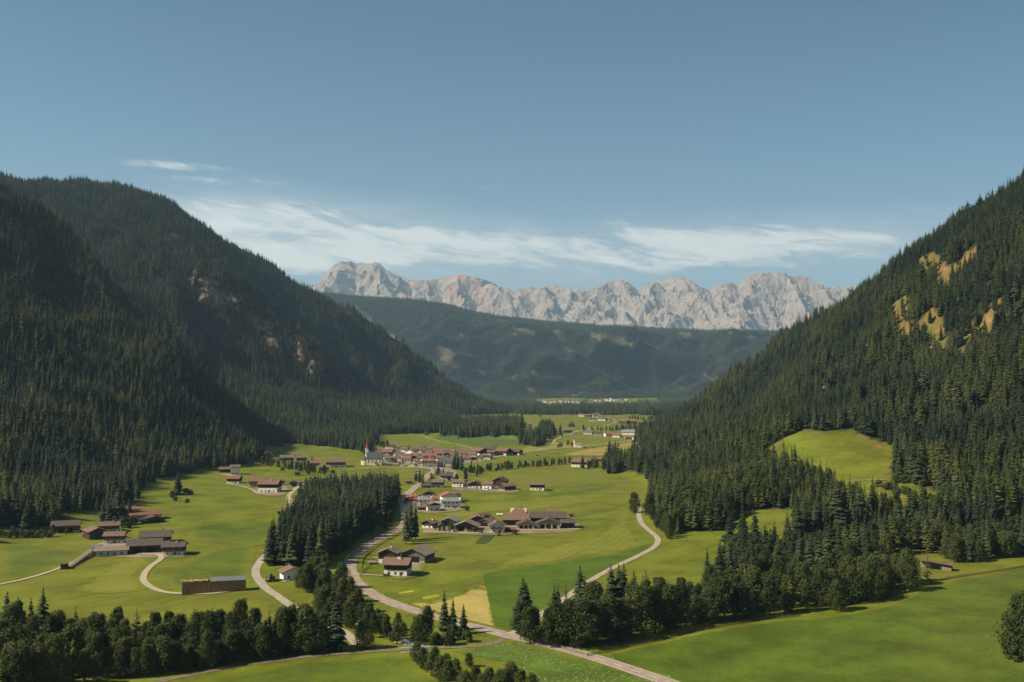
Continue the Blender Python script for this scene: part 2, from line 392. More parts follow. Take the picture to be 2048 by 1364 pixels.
# ------------------------------------------------------------------ draped sheets: fields and roads
def drape(name, xy, mat, lift, label, cat, step=6.0):
    """fill the outline with a grid of cells clipped to it by triangulating in 2D, laid on the ground"""
    import mathutils.geometry as mg
    P = []
    n = len(xy)
    for i in range(n):                               # dense outline
        a = np.array(xy[i]); b = np.array(xy[(i + 1) % n]); k = max(1, int(np.linalg.norm(b - a) / step))
        for j in range(k): P.append(a + (b - a) * j / k)
    P = np.array(P); x0, y0 = P.min(0); x1, y1 = P.max(0)
    st = max(step, math.sqrt((x1 - x0) * (y1 - y0) / 2500))
    gx, gy = np.meshgrid(np.arange(x0 + st * .5, x1, st), np.arange(y0 + st * .5, y1, st)); gx = gx.ravel(); gy = gy.ravel()
    ins = inpoly(gx, gy, [tuple(p) for p in P])
    if ins.any():
        q = np.c_[gx, gy][ins]
        d = np.min(np.linalg.norm(q[:, None] - P[None], axis=2), axis=1); q = q[d > st * .45]
    else: q = np.zeros((0, 2))
    pts = [Vector(p) for p in np.r_[P, q]]
    v, e, f, *_ = mg.delaunay_2d_cdt(pts, [(i, (i + 1) % len(P)) for i in range(len(P))], [], 1, 1e-4)
    v = np.array(v); z = gz(v[:, 0], v[:, 1]) + lift
    o = link_mesh(name, np.c_[v, z], [tuple(t) for t in f], mat, smooth=True)
    fade = {'dark_grass': 2.0, 'vegetable': .8, 'stubble': 5.0, 'mustard': 2.5, 'meadow_flowers': 6.0, 'deep_grass': 6.0, 'yard': 7.0}.get(mat, 12.0)
    dmin = np.concatenate([np.min(np.linalg.norm(c[:, None] - P[None], axis=2), axis=1) for c in np.array_split(v, max(1, len(v) // 400))])
    at_ = o.data.attributes.new('inner', 'FLOAT', 'POINT'); at_.data.foreach_set('value', (np.ones(len(v)) if mat in ('vegetable', 'mustard', 'dark_grass') else np.clip(dmin / fade + (.35 if mat == 'stubble' else 0), 0, 1)).astype(np.float32))
    for p in o.data.polygons:
        if p.normal.z < 0: o.data.flip_normals(); break
    return tag(o, label, cat, None, 'structure')
def catmull(p, n=8):
    p = np.array(p, float); p = np.r_[[2 * p[0] - p[1]], p, [2 * p[-1] - p[-2]]]; out = []
    for i in range(1, len(p) - 2):
        for t in np.arange(n) / n:
            a, b, c, d = p[i - 1], p[i], p[i + 1], p[i + 2]
            out.append(.5 * (2 * b + (c - a) * t + (2 * a - 5 * b + 4 * c - d) * t * t + (3 * b - a - 3 * c + d) * t ** 3))
    out.append(p[-2]); return np.array(out)
def resample(p, step):
    d = np.r_[0, np.cumsum(np.linalg.norm(np.diff(p, axis=0), axis=1))]; n = max(2, int(d[-1] / step) + 1); s = np.linspace(0, d[-1], n)
    return np.c_[np.interp(s, d, p[:, 0]), np.interp(s, d, p[:, 1])]
def centre(px): return resample(catmull(GP(px)), 4.0)
def normals(p):
    t = np.gradient(p, axis=0); t /= np.linalg.norm(t, axis=1)[:, None] + 1e-9; return np.c_[-t[:, 1], t[:, 0]]
def ribbon(p, o0, o1, lift):
    n = normals(p); k = 5; V = []
    for w in np.linspace(o0, o1, k):
        q = p + n * (np.asarray(w) if np.ndim(w) == 0 else np.asarray(w)[:, None]); V.append(np.c_[q, gz(q[:, 0], q[:, 1])])
    V = np.array(V); V[:, :, 2] = np.max(V[:, :, 2], axis=0)[None] * .6 + V[:, :, 2] * .4 + lift
    m = len(p); F = []
    for a in range(k - 1):
        for i in range(m - 1): F.append((a * m + i, a * m + i + 1, (a + 1) * m + i + 1, (a + 1) * m + i))
    return V.reshape(-1, 3), F
def road(name, px, w, mat, label, lift=.16, cat='road', verge=0, lines_=False):
    p = centre(px)
    V, F = ribbon(p, w / 2, -w / 2, lift); o = link_mesh(name, V, F, mat, smooth=True); tag(o, label, cat, None, 'structure')
    if verge:
        V, F = ribbon(p, w / 2 + verge, -w / 2 - verge, .07)
        V[:len(p), :2] += (normals(p) * (1.2 * fbm(np.arange(len(p)) / 5, 0 * p[:, 0], 3, 91))[:, None])
        tag(link_mesh('road_verge', V, F, 'verge', smooth=True), 'strip of dry yellow grass along the ' + label, 'verge', None, 'structure')
    if lines_:
        VV, FF = [], []
        def add(v, f):
            b = sum(len(x) for x in VV); VV.append(v); FF.extend([tuple(i + b for i in q) for q in f])
        for s in (1, -1): add(*ribbon(p, s * (w / 2 - .3), s * (w / 2 - .52), lift + .03))
        q = resample(p, 1.5)
        for i in range(0, len(q) - 4, 6): add(*ribbon(q[i:i + 4], .14, -.14, lift + .03))
        o = link_mesh('road_markings', np.concatenate(VV), FF, 'marking'); tag(o, 'white edge lines and dashes on the ' + label, 'road markings', None, 'structure')
    return p
FIELDS = [
    ('field', 'dark_grass', [(966, 1147), (1050, 1135), (1130, 1123), (1220, 1110), (1290, 1097), (1240, 1128), (1180, 1160), (1110, 1208), (1040, 1254), (1012, 1262), (985, 1262), (978, 1222), (972, 1180)], 'dark green mown field beside the road junction'),
    ('field', 'stubble', [(970, 1166), (976, 1192), (983, 1226), (989, 1263), (955, 1257), (918, 1247), (874, 1230), (822, 1216), (846, 1208), (892, 1198), (922, 1190), (948, 1172)], 'straw yellow hay field next to the dark green field'),
    ('field', 'stubble', [(780, 1202), (830, 1206), (880, 1200), (900, 1192), (905, 1198), (872, 1206), (846, 1216), (838, 1224)], 'dry yellow field margin above the road bend'),
    ('field', 'mustard', [(797, 1185), (825, 1181), (825, 1184), (800, 1188)], 'bright yellow strip of flowers in the meadow below the farmhouse'),
    ('field', 'mustard', [(845, 1194), (872, 1189), (880, 1192), (850, 1199)], 'yellow flowering streak at the edge of the hay field'),
    ('field', 'light_grass', [(1110, 1090), (1200, 1062), (1250, 1010), (1262, 1005), (1268, 1050), (1290, 1092), (1200, 1108), (1060, 1130), (975, 1143), (1010, 1120)], 'pale green mown meadow above the dark green field'),
    ('field', 'light_grass', [(870, 1030), (960, 1005), (1040, 1000), (1130, 990), (1180, 1000), (1130, 1015), (1040, 1020), (980, 1024), (930, 1034)], 'pale green meadow above the timber barns'),
    ('field', 'lush_grass', [(1055, 998), (1100, 984), (1180, 965), (1230, 962), (1238, 975), (1170, 985), (1120, 992)], 'fresh green strip of meadow below the hedge'),
    ('field', 'mown_grass', [(960, 945), (1060, 938), (1225, 940), (1232, 960), (1150, 968), (1060, 975), (990, 962)], 'mown meadow under the long hedge row'),
    ('field', 'crop', [(862, 872), (950, 866), (1010, 868), (1085, 884), (1020, 890), (960, 893), (908, 884)], 'grey green crop field above the village'),
    ('field', 'yellow_grass', [(1035, 900), (1065, 888), (1082, 884), (1120, 884), (1168, 893), (1100, 899), (1052, 904)], 'yellow green field behind the village barns'),
    ('field', 'mown_grass', [(1125, 872), (1200, 872), (1270, 882), (1260, 885), (1170, 892), (1120, 882)], 'bright green field around the far chapel'),
    ('field', 'wheat', [(1120, 910), (1170, 898), (1235, 889), (1262, 885), (1275, 890), (1240, 903), (1225, 910), (1170, 912)], 'golden field beside the valley road'),
    ('field', 'lush_grass', [(955, 932), (1050, 917), (1120, 912), (1215, 912), (1180, 922), (1060, 928), (980, 938)], 'green field between the road and the hedge row'),
    ('field', 'light_grass', [(128, 1182), (170, 1160), (215, 1130), (262, 1113), (300, 1112), (306, 1118), (288, 1146), (284, 1162), (294, 1178), (240, 1186), (190, 1187)], 'pale arc of mown grass inside the gravel drive'),
    ('field', 'lush_grass', [(326, 1178), (330, 1150), (362, 1126), (410, 1104), (470, 1094), (512, 1092), (502, 1140), (500, 1165), (430, 1158), (362, 1178)], 'darker meadow behind the log pile'),
    ('field', 'lush_grass', [(372, 1078), (396, 1044), (470, 1044), (548, 1048), (532, 1088), (450, 1086)], 'dark green band of meadow beside the tall spruce stand'),
    ('field', 'lush_grass', [(0, 1090), (60, 1088), (170, 1102), (185, 1106), (130, 1132), (60, 1148), (0, 1164)], 'deep green meadow above the farm track'),
    ('field', 'meadow_flowers', [(905, 1303), (960, 1297), (1005, 1289), (1030, 1284), (1110, 1304), (1200, 1334), (1320, 1370), (1090, 1375), (1040, 1330), (975, 1318)], 'flowering meadow beside the road in front of the junction'),
    ('field', 'deep_grass', [(1182, 1314), (1300, 1288), (1420, 1261), (1530, 1243), (1610, 1237), (1700, 1226), (1790, 1204), (1860, 1172), (1960, 1152), (2100, 1128), (2130, 1400), (1330, 1400), (1345, 1366), (1262, 1336)], 'deep green sloping meadow in the lower right'),
    ('field', 'lush_grass', [(500, 1340), (600, 1322), (720, 1312), (812, 1306), (840, 1330), (866, 1380), (340, 1390)], 'lush foreground meadow beside the bridge road'),
    ('yard', 'yard', [(185, 1088), (240, 1080), (330, 1082), (372, 1096), (380, 1112), (330, 1116), (250, 1116), (200, 1110)], 'trodden farmyard between the western hamlet buildings'),
    ('yard', 'yard', [(838, 1048), (900, 1046), (980, 1044), (1060, 1046), (1155, 1046), (1166, 1058), (1150, 1064), (1060, 1068), (980, 1072), (900, 1068), (842, 1064)], 'trodden farmyard around the timber barns'),
    ('yard', 'yard', [(762, 905), (800, 898), (870, 899), (945, 909), (968, 922), (930, 928), (895, 934), (850, 938), (800, 930), (768, 927)], 'paved ground between the village houses'),
    ('yard', 'yard', [(806, 998), (860, 990), (925, 1000), (930, 1018), (880, 1026), (830, 1024), (808, 1012)], 'paved ground of the grey roofed house cluster'),
    ('yard', 'yard', [(764, 1128), (800, 1124), (848, 1124), (846, 1142), (826, 1156), (780, 1158), (762, 1148)], 'trodden ground around the farm in the road bend'),
    ('yard', 'yard', [(500, 976), (540, 970), (580, 974), (572, 990), (530, 992), (506, 986)], 'trodden ground around the upper western farmhouses'),
    ('yard', 'yard', [(905, 972), (960, 972), (1034, 976), (1032, 986), (960, 984), (905, 980)], 'trodden ground along the middle row of farmhouses'),
    ('yard', 'yard', [(868, 936), (900, 934), (920, 946), (905, 962), (880, 962), (870, 950)], 'dry ground below the village road'),
    ('field', 'vegetable', [(949, 1087), (967, 1070), (990, 1071), (975, 1086), (962, 1088)], 'dark planted vegetable garden below the timber barns'),
]
for i, (nm, mt, poly, lb) in enumerate(FIELDS):
    xy = GP(poly); sm = catmull(xy + [xy[0]], 5)[:-1] if mt not in ('vegetable',) else np.array(xy)
    drape(nm, [tuple(p) for p in sm], mt, .05 + .006 * i, lb, 'field')
MAIN = road('road', [(1352, 1372), (1330, 1363), (1265, 1341), (1200, 1319.5), (1110, 1294), (1052, 1280), (1010, 1270), (960, 1257), (915, 1246), (868, 1234), (826, 1221), (786, 1207), (748, 1190), (716, 1168), (702, 1148), (700, 1128),
      (712, 1108), (740, 1088), (772, 1071), (800, 1057), (812, 1042), (810, 1020), (806, 1000), (818, 985), (836, 970), (850, 957), (866, 943), (884, 934), (910, 929), (960, 918), (1050, 904), (1105, 897.5), (1165, 893), (1228, 885.5), (1266, 880.5)],
      7.2, 'asphalt', 'grey asphalt valley road curving past the spruce stand', .2, 'road', 3.2, True)
road('road', [(1266, 880.5), (1282, 877.5), (1278, 873), (1262, 870.5), (1240, 869)], 7, 'pale_road', 'pale road bend below the far hamlet', .22)
road('road', [(1014, 1276), (980, 1289), (930, 1294), (880, 1296), (820, 1299), (760, 1302), (700, 1306), (620, 1313), (520, 1326), (410, 1344), (330, 1361), (270, 1374)], 3.2, 'farm_road', 'side road over the bridge along the alder wood', .17, 'road', .8)
road('road', [(1012, 1272), (1034, 1262), (1080, 1231), (1130, 1197), (1180, 1162), (1236, 1131), (1286, 1107), (1314, 1088), (1312, 1073), (1294, 1058), (1281, 1043), (1277, 1026), (1278, 1012)], 3.6, 'pale_road', 'narrow pale lane climbing to the wooded slope', .17, 'road', .6)
road('road', [(716, 1290), (690, 1266), (640, 1243), (590, 1217), (560, 1196), (530, 1175), (513, 1153), (512, 1138), (520, 1124), (545, 1100), (570, 1060), (590, 1020), (582, 1004), (577, 994), (584, 984), (600, 972), (640, 958), (680, 950)], 4.4, 'pale_road', 'pale lane between the log pile and the white house', .17, 'road', .5)
road('path', [(362, 1188), (330, 1185), (304, 1176), (288, 1163), (289, 1148), (304, 1131), (318, 1122), (323, 1114), (315, 1109), (292, 1108), (268, 1106)], 3.4, 'gravel', 'two track gravel drive from the log pile to the farm', .3, 'path')
road('path', [(362, 1188), (420, 1188), (480, 1180), (520, 1176)], 2.4, 'gravel', 'gravel track in front of the log pile', .29, 'path')
road('path', [(-20, 1174), (40, 1161), (90, 1147), (140, 1128), (190, 1104)], 2.6, 'gravel', 'narrow farm track leading to the timber gate', .3, 'path')
road('path', [(804, 862), (830, 870), (870, 880), (910, 889), (946, 897)], 3, 'gravel', 'pale field path above the village', .3, 'path')
road('path', [(1105, 888), (1110, 880), (1124, 873), (1140, 869), (1150, 864), (1175, 858), (1215, 850), (1232, 845), (1226, 842)], 5, 'pale_road', 'pale lane between the chapel and the far hamlet', .3, 'path')
road('path', [(694, 941), (760, 935), (800, 936), (848, 934), (868, 941)], 4, 'pale_road', 'village street in front of the church', .35, 'path')
road('path', [(818, 935), (832, 928), (846, 920)], 6, 'pale_road', 'short street between the village houses', .4, 'path')
road('path', [(745, 1115), (762, 1118), (775, 1120)], 2.2, 'gravel', 'short gravel drive to the shingled house', .33, 'path')
road('path', [(702, 1147), (730, 1150), (768, 1152)], 2.2, 'gravel', 'gravel drive from the road to the white farmhouse', .33, 'path')
road('path', [(520, 1162), (540, 1160), (572, 1164)], 3.0, 'gravel', 'short drive to the white house', .33, 'path')
road('path', [(845, 1065), (900, 1065), (960, 1066), (1040, 1060), (1100, 1060), (1160, 1058)], 3.4, 'gravel', 'gravel farmyard lane in front of the timber barns', .33, 'path')
road('path', [(443, 949), (462, 951), (476, 955)], 8, 'gravel', 'pale gravel yard by the white house at the wood edge', .33, 'path')
road('path', [(450, 967), (480, 972), (502, 979), (520, 988), (560, 989)], 2.4, 'gravel', 'curving gravel drive to the farmhouses', .33, 'path')
road('path', [(1700, 962), (1790, 961)], 1.6, 'gravel', 'thin path across the hillside clearing', .3, 'path')
road('path', [(1688, 985), (1730, 984), (1780, 992), (1860, 1008)], 1.6, 'gravel', 'worn footpath below the hillside clearing', .3, 'path')

# ------------------------------------------------------------------ far limestone mountains
RID = np.array([(520, 610), (600, 582), (612, 576), (622, 568), (630, 570), (642, 548), (662, 529), (676, 520), (695, 517), (706, 523), (716, 521), (734, 524), (752, 522), (760, 528), (770, 538), (800, 553), (850, 560), (880, 556), (905, 549), (935, 549), (960, 556),
                (985, 564), (1030, 580), (1060, 574), (1080, 570), (1110, 568), (1150, 577), (1172, 583), (1195, 574), (1212, 565), (1240, 557), (1258, 563), (1276, 578), (1296, 567), (1312, 560), (1340, 554), (1362, 553), (1385, 566), (1400, 576), (1415, 582), (1436, 568),
                (1452, 566), (1470, 572), (1490, 553), (1512, 547), (1545, 545), (1566, 545), (1576, 553), (1590, 552), (1622, 551), (1626, 570), (1650, 574), (1690, 571), (1720, 570), (1780, 582), (1900, 600), (2100, 590)], float)
mx = np.arange(-5000, 9200, 17.0); my = np.arange(15200, 18700, 17.0)
MX, MY = np.meshgrid(mx, my)
YR = 18000.0
wx = MX + 220 * fbm(MX / 1100, MY / 1100, 3, 101); wy = MY + 220 * fbm(MX / 1100, MY / 1100, 3, 109)
rp = CX + FPX * MX / YR
jag = 20 * (ridged(MX / 230, MY / 230, 4, 111) - 1.1)
ridz = CAMZ + (HOR - np.interp(rp, RID[:, 0], RID[:, 1])) / FPX * YR
dist = YR + 300 * fbm(MX / 1500, MX * 0, 3, 102) - MY
d0 = np.clip(dist, 0, None)
soft = np.mean([np.interp(rp + o, RID[:, 0], RID[:, 1]) for o in np.linspace(-75, 75, 13)], axis=0)        # the crest line fades into the broad face
ridz += (CAMZ + (HOR - soft) / FPX * YR - ridz) * sstep(0, 520, d0)
sk = MX * .75 + MY * .66; sv = -MX * .66 + MY * .75                    # buttresses lean across the face
rA = ridged((wx * .8 + wy * .6) / 2100, (-wx * .6 + wy * .8) / 1700, 6, 103, .48) - 1.25
rB = ridged(wx / 820 + .35 * rA, wy / 640, 5, 105, .5) - 1.2
main = ridz + jag - d0 * .92 + 300 * rA * sstep(60, 1000, d0)
z = main
pk = random.Random(21)                                     # faceted spurs and front summits
for (qx, qy, dep, ang, a_, b_) in ((640, 575, 17700, -.5, .8, .5), (692, 516, 17920, -.25, .95, .62), (745, 520, 17900, .45, .9, .6), (800, 552, 17800, .2, .8, .52), (862, 562, 17700, -.4, .8, .5), (915, 548, 17920, .15, .85, .58), (975, 562, 17820, .5, .85, .55),
        (1035, 588, 17500, -.35, .75, .45), (1088, 568, 17900, .1, .8, .5), (1140, 577, 17750, .5, .8, .5), (1212, 563, 17850, -.5, .9, .52), (1246, 556, 17900, .25, .95, .55), (1312, 562, 17850, -.35, .9, .55), (1358, 551, 17920, .3, .9, .58),
        (1445, 566, 17850, -.2, .85, .52), (1512, 546, 17920, -.45, .95, .6), (1568, 544, 17920, .05, 1.0, .62), (1622, 551, 17900, .35, 1.1, .7), (1690, 572, 17800, .2, .8, .5), (1760, 580, 17800, -.3, .8, .5),
        (1100, 612, 16900, -.3, .7, .4), (1190, 622, 16700, .3, .7, .4), (1330, 608, 16900, -.1, .75, .42), (1420, 612, 16900, .4, .75, .42), (1480, 606, 17000, -.3, .8, .45), (1590, 618, 16800, .2, .75, .42), (960, 612, 17000, .3, .7, .4), (1250, 626, 16600, 0, .7, .4)):
    c = at(qx, qy, dep); cu, su = math.cos(ang), math.sin(ang); X_ = MX - c[0] + .55 * (wx - MX) * sstep(0, 700, d0); Y_ = c[1] - MY
    u = X_ * cu - Y_ * su; v = X_ * su + Y_ * cu
    w_ = c[2] + .25 * jag - a_ * np.abs(u) * (1 - .25 * sstep(150, 900, np.abs(u))) - np.where(v > 0, b_ * v, -1.2 * v) 
    z = np.maximum(z, w_)
z = z + (110 * rB + 42 * (ridged(MX / 230 + .4 * rA, MY / 300, 4, 113) - 1.2)) * sstep(30, 380, d0)
z = np.minimum(z, ridz + jag + 30 - 26 * sstep(20, 160, d0) - .16 * d0 + 160 * sstep(700, 1400, d0))
st = z + .30 * MX + 60 * fbm(MX / 900, MY / 900, 2, 107)
fr = np.mod(st / 105.0, 1.0)
z += 30 * (sstep(.25, .75, fr) - fr) * sstep(60, 240, d0) * (.4 + .6 * sstep(-.3, .3, fbm(MX / 800, MY / 800, 2, 112))) + 12 * fbm(MX / 70, MY / 70, 4, 106)
z = np.where(dist < 0, np.minimum(z, ridz + dist * .9), z)
def rock_mat(t):
    p = t.pos(); g = t.new('ShaderNodeNewGeometry'); sx = t.new('ShaderNodeSeparateXYZ'); t.l.new(g.outputs['Normal'], sx.inputs[0])
    slope = sx.outputs[2]
    px = t.new('ShaderNodeSeparateXYZ'); t.l.new(p, px.inputs[0])
    n = t.noise(t.vmul(p, (1, 1, 2.5)), .004, 7, .65); nb = t.noise(p, .0011, 3, .5)
    streak = t.noise(t.vmul(p, (1, .4, .12)), .02, 5, .6)
    base = t.ramp(n, [(.3, (.17, .14, .122)), (.5, (.255, .215, .185)), (.7, (.345, .295, .255))])
    base = t.mix(t.mapr(streak, .45, .7, 0, .5), base, (.33, .275, .235))
    # ruddy rock of the second summit
    gx = t.math('DIVIDE', t.math('SUBTRACT', px.outputs[0], -760.0), 420.0); red = t.math('MULTIPLY', t.math('SUBTRACT', 1.15, t.math('MULTIPLY', gx, gx), clamp=True), t.mapr(t.noise(p, .0035, 4, .6), .42, .6))
    base = t.mix(t.math('MULTIPLY', red, .9), base, (.42, .215, .14))
    base = t.mix(t.mapr(nb, .5, .72, 0, .35), base, (.31, .22, .17))
    scree = t.math('MULTIPLY', t.mapr(slope, .66, .82), t.mapr(t.noise(p, .006, 5, .6), .4, .6))
    base = t.mix(scree, base, (.38, .32, .265))
    return base
M['limestone'] = material('limestone', rock_mat, .95, .05)
tag(big_mesh('mountains', np.c_[MX.ravel(), MY.ravel(), z.ravel()], grid_quads(len(mx), len(my)), 'limestone', False),
    'pale bare limestone mountain range with ruddy streaks on the horizon', 'mountains', None, 'structure')
MTOP = float(z.max())

# ------------------------------------------------------------------ sky, clouds, sun, air
SUN_EL, SUN_AZ = R(42), R(-106)                        # azimuth measured from +Y towards +X
sd = Vector((math.sin(SUN_AZ) * math.cos(SUN_EL), math.cos(SUN_AZ) * math.cos(SUN_EL), math.sin(SUN_EL)))
sl = bpy.data.lights.new('sun', 'SUN'); sl.energy = 4.9; sl.angle = R(.5); sl.color = (1.0, .88, .68)
so = bpy.data.objects.new('sun', sl); COL.objects.link(so); so.rotation_euler = (-sd).to_track_quat('-Z', 'Y').to_euler(); so.location = (-300, -100, 500)
W = bpy.data.worlds.new('World'); S.world = W; W.use_nodes = True
wt = NT(W.node_tree); bg = W.node_tree.nodes['Background']
sky = wt.new('ShaderNodeTexSky'); sky.sky_type = 'NISHITA'; sky.sun_disc = False; sky.sun_elevation = SUN_EL; sky.sun_rotation = SUN_AZ
sky.altitude = 1200; sky.air_density = 1.0; sky.dust_density = 1.0; sky.ozone_density = 1.0
skyc = sky.outputs[0]
dirv = wt.new('ShaderNodeTexCoord').outputs['Generated']; sx = wt.new('ShaderNodeSeparateXYZ'); wt.l.new(dirv, sx.inputs[0])
az = wt.math('ARCTAN2', sx.outputs[0], sx.outputs[1]); el = wt.math('ARCSINE', sx.outputs[2])
def gauss(v, c, w):
    d = wt.math('DIVIDE', wt.math('SUBTRACT', v, c), w); return wt.math('POWER', 2.718, wt.math('MULTIPLY', wt.math('MULTIPLY', d, d), -1.0))
cmb = wt.new('ShaderNodeCombineXYZ'); wt.set(cmb.inputs[0], wt.math('ADD', az, wt.math('MULTIPLY', el, .9))); wt.set(cmb.inputs[1], wt.math('MULTIPLY', wt.math('ADD', el, wt.math('MULTIPLY', az, .10)), 5.0))
w1 = wt.noise(cmb.outputs[0], 6.0, 8, .62, 1.3); w2 = wt.noise(cmb.outputs[0], 22.0, 8, .70, .8)
def px_az(x): return math.atan((x - CX) / FPX)
def px_el(y): return math.atan((HOR - y) / FPX)
blobs = [(470, 430, 150, 26, .42), (640, 425, 90, 18, .42), (600, 478, 260, 34, .62), (850, 480, 240, 26, .50), (1080, 492, 200, 22, .42), (1400, 480, 240, 22, .55), (1490, 500, 210, 26, .45), (560, 388, 90, 11, .22), (1740, 492, 150, 18, .42), (1250, 440, 90, 8, .30),
         (900, 520, 520, 20, .52), (1500, 535, 360, 20, .38), (1000, 371, 44, 8, .20), (620, 530, 200, 26, .45), (330, 352, 120, 9, .26), (470, 374, 130, 10, .26)]
acc = None
for (bx, by, bw, bh, a) in blobs:
    g = wt.math('MULTIPLY', wt.math('MULTIPLY', gauss(az, px_az(bx), bw / FPX), gauss(el, px_el(by), bh / FPX)), a)
    acc = g if acc is None else wt.math('ADD', acc, g)
dens = wt.math('ADD', acc, wt.math('ADD', wt.math('MULTIPLY', wt.math('SUBTRACT', w1, .5), 2.6), wt.math('MULTIPLY', wt.math('SUBTRACT', w2, .5), 1.7)))
gate = wt.mapr(acc, .02, .26, 0, 1, True)
w3 = wt.noise(cmb.outputs[0], 2.6, 5, .55, .8)
veil = wt.math('MULTIPLY', wt.math('MULTIPLY', wt.math('ADD', wt.math('MULTIPLY', gauss(el, px_el(500), 50 / FPX), gauss(az, px_az(1060), 900 / FPX)), wt.math('MULTIPLY', gauss(el, px_el(455), 55 / FPX), gauss(az, px_az(540), 240 / FPX))), wt.math('MULTIPLY', wt.mapr(w3, .34, .62, .40, 1.0, True), wt.mapr(wt.math('ADD', wt.math('MULTIPLY', w1, .6), wt.math('MULTIPLY', w2, .4)), .40, .60, .42, 1.0, True))), .92, None, True)
cl = wt.math('MAXIMUM', wt.math('MULTIPLY', wt.mapr(dens, .02, 1.0, 0, .94, True), gate), veil)
CLOUD = (11.4, 11.1, 9.9)
tint = wt.mix(1.0, skyc, wt.ramp(wt.mapr(el, 0.0, .90), [(0, (1.10, 1.10, 1.0)), (.12, (.88, 1.03, .98)), (.24, (.57, .89, .89)), (.39, (.29, .68, .74)), (.60, (.78, .84, .76)), (1, (.90, .88, .76))]), 'MULTIPLY')  # last stops: unseen upper sky whitened and warmed to lift the ambient light
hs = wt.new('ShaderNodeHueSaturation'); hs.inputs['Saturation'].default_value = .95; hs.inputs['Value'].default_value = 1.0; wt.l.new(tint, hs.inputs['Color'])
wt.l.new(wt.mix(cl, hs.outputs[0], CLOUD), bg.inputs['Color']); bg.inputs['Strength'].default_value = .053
S.view_settings.view_transform = 'Standard'; S.view_settings.look = 'None'; S.view_settings.exposure = 0.84; S.view_settings.gamma = 1.0

# ------------------------------------------------------------------ building materials
def plaster(name, c):
    M[name] = material(name, lambda t: t.mix(t.mapr(t.noise(t.obj(), .5, 5, .7), .45, .75, 0, .35), c, tuple(v * .72 for v in c)), .9, .15)
plaster('white_plaster', (.74, .70, .62)); plaster('cream_plaster', (.66, .57, .40)); plaster('grey_plaster', (.50, .47, .43)); plaster('ochre_plaster', (.60, .40, .22)); plaster('rose_plaster', (.55, .36, .27)); plaster('pale_green_plaster', (.58, .62, .50))
def timber(name, c, k=2.2):
    def b(t):
        o = t.obj(); v = t.vmul(o, (1, 1, .06)); n = t.noise(v, 3.0, 4, .6); w = t.new('ShaderNodeTexWave', wave_type='BANDS', bands_direction='DIAGONAL'); t.l.new(t.vmul(o, (1, 1, 0)), w.inputs[0]); w.inputs['Scale'].default_value = 1.6
        col = t.ramp(n, [(.3, tuple(v * .6 for v in c)), (.7, tuple(v * 1.4 for v in c))])
        return t.mix(t.mapr(w.outputs['Fac'], .0, .25, .5, 0), col, tuple(v * .4 for v in c))
    M[name] = material(name, b, .85, .15)
timber('dark_timber', (.060, .042, .030)); timber('brown_timber', (.115, .072, .042)); timber('grey_timber', (.14, .12, .10)); timber('fresh_timber', (.34, .20, .10)); timber('green_timber', (.045, .050, .040))
def roofing(name, c, rows=2.4):
    def b(t):
        o = t.obj(); n = t.noise(o, .55, 5, .7); sp_ = t.noise(o, 2.6, 3, .7)
        w = t.new('ShaderNodeTexWave', wave_type='BANDS', bands_direction='Z'); t.l.new(o, w.inputs[0]); w.inputs['Scale'].default_value = rows; w.inputs['Distortion'].default_value = .6
        col = t.ramp(n, [(.3, tuple(v * .72 for v in c)), (.55, c), (.75, tuple(v * 1.3 for v in c))])
        col = t.mix(t.mapr(sp_, .5, .75, 0, .35), col, tuple(v * 1.45 for v in c))
        col = t.mix(t.math('MULTIPLY', w.outputs['Fac'], .3), col, tuple(v * .5 for v in c))
        return t.mix(t.mapr(t.rnd(), 0, 1, 0, .3), col, tuple(v * .7 + .02 for v in c))
    M[name] = material(name, b, .8, .25)
roofing('brown_tiles', (.175, .104, .074)); roofing('red_brown_tiles', (.20, .088, .060)); roofing('red_tiles', (.25, .092, .056)); roofing('dark_tiles', (.088, .067, .058)); roofing('grey_tiles', (.14, .115, .10))
roofing('shingles', (.215, .165, .125)); roofing('metal_sheet', (.20, .205, .21)); roofing('orange_tiles', (.28, .112, .062)); roofing('slate', (.060, .066, .075))
M['glass'] = material('window_glass', lambda t: t.mix(t.mapr(t.rnd(), 0, 1), (.015, .018, .022), (.04, .045, .05)), .12, .5)
M['frame'] = material('window_frame', lambda t: t.mix(t.rnd(), (.62, .58, .5), (.45, .38, .28)), .6, .3)
M['dark_opening'] = material('dark_opening', lambda t: t.mix(t.rnd(), (.012, .010, .009), (.02, .017, .014)), .9, .1)
M['concrete'] = material('concrete', lambda t: t.ramp(t.noise(t.obj(), 1.2, 4), [(.3, (.30, .28, .25)), (.7, (.44, .42, .38))]), .9, .2)
M['copper_red'] = material('red_spire', lambda t: t.ramp(t.noise(t.obj(), .9, 4), [(.3, (.26, .055, .035)), (.7, (.40, .10, .06))]), .5, .4)
M['gold'] = material('gold', lambda t: t.mix(t.rnd(), (.7, .5, .15), (.6, .42, .12)), .35, .6)
M['rubber'] = material('rubber', lambda t: t.mix(t.rnd(), (.02, .02, .02), (.03, .03, .03)), .8, .2)
M['stone'] = material('stone', lambda t: t.ramp(t.noise(t.obj(), 1.4, 5), [(.3, (.22, .20, .18)), (.7, (.42, .39, .35))]), .95, .1)

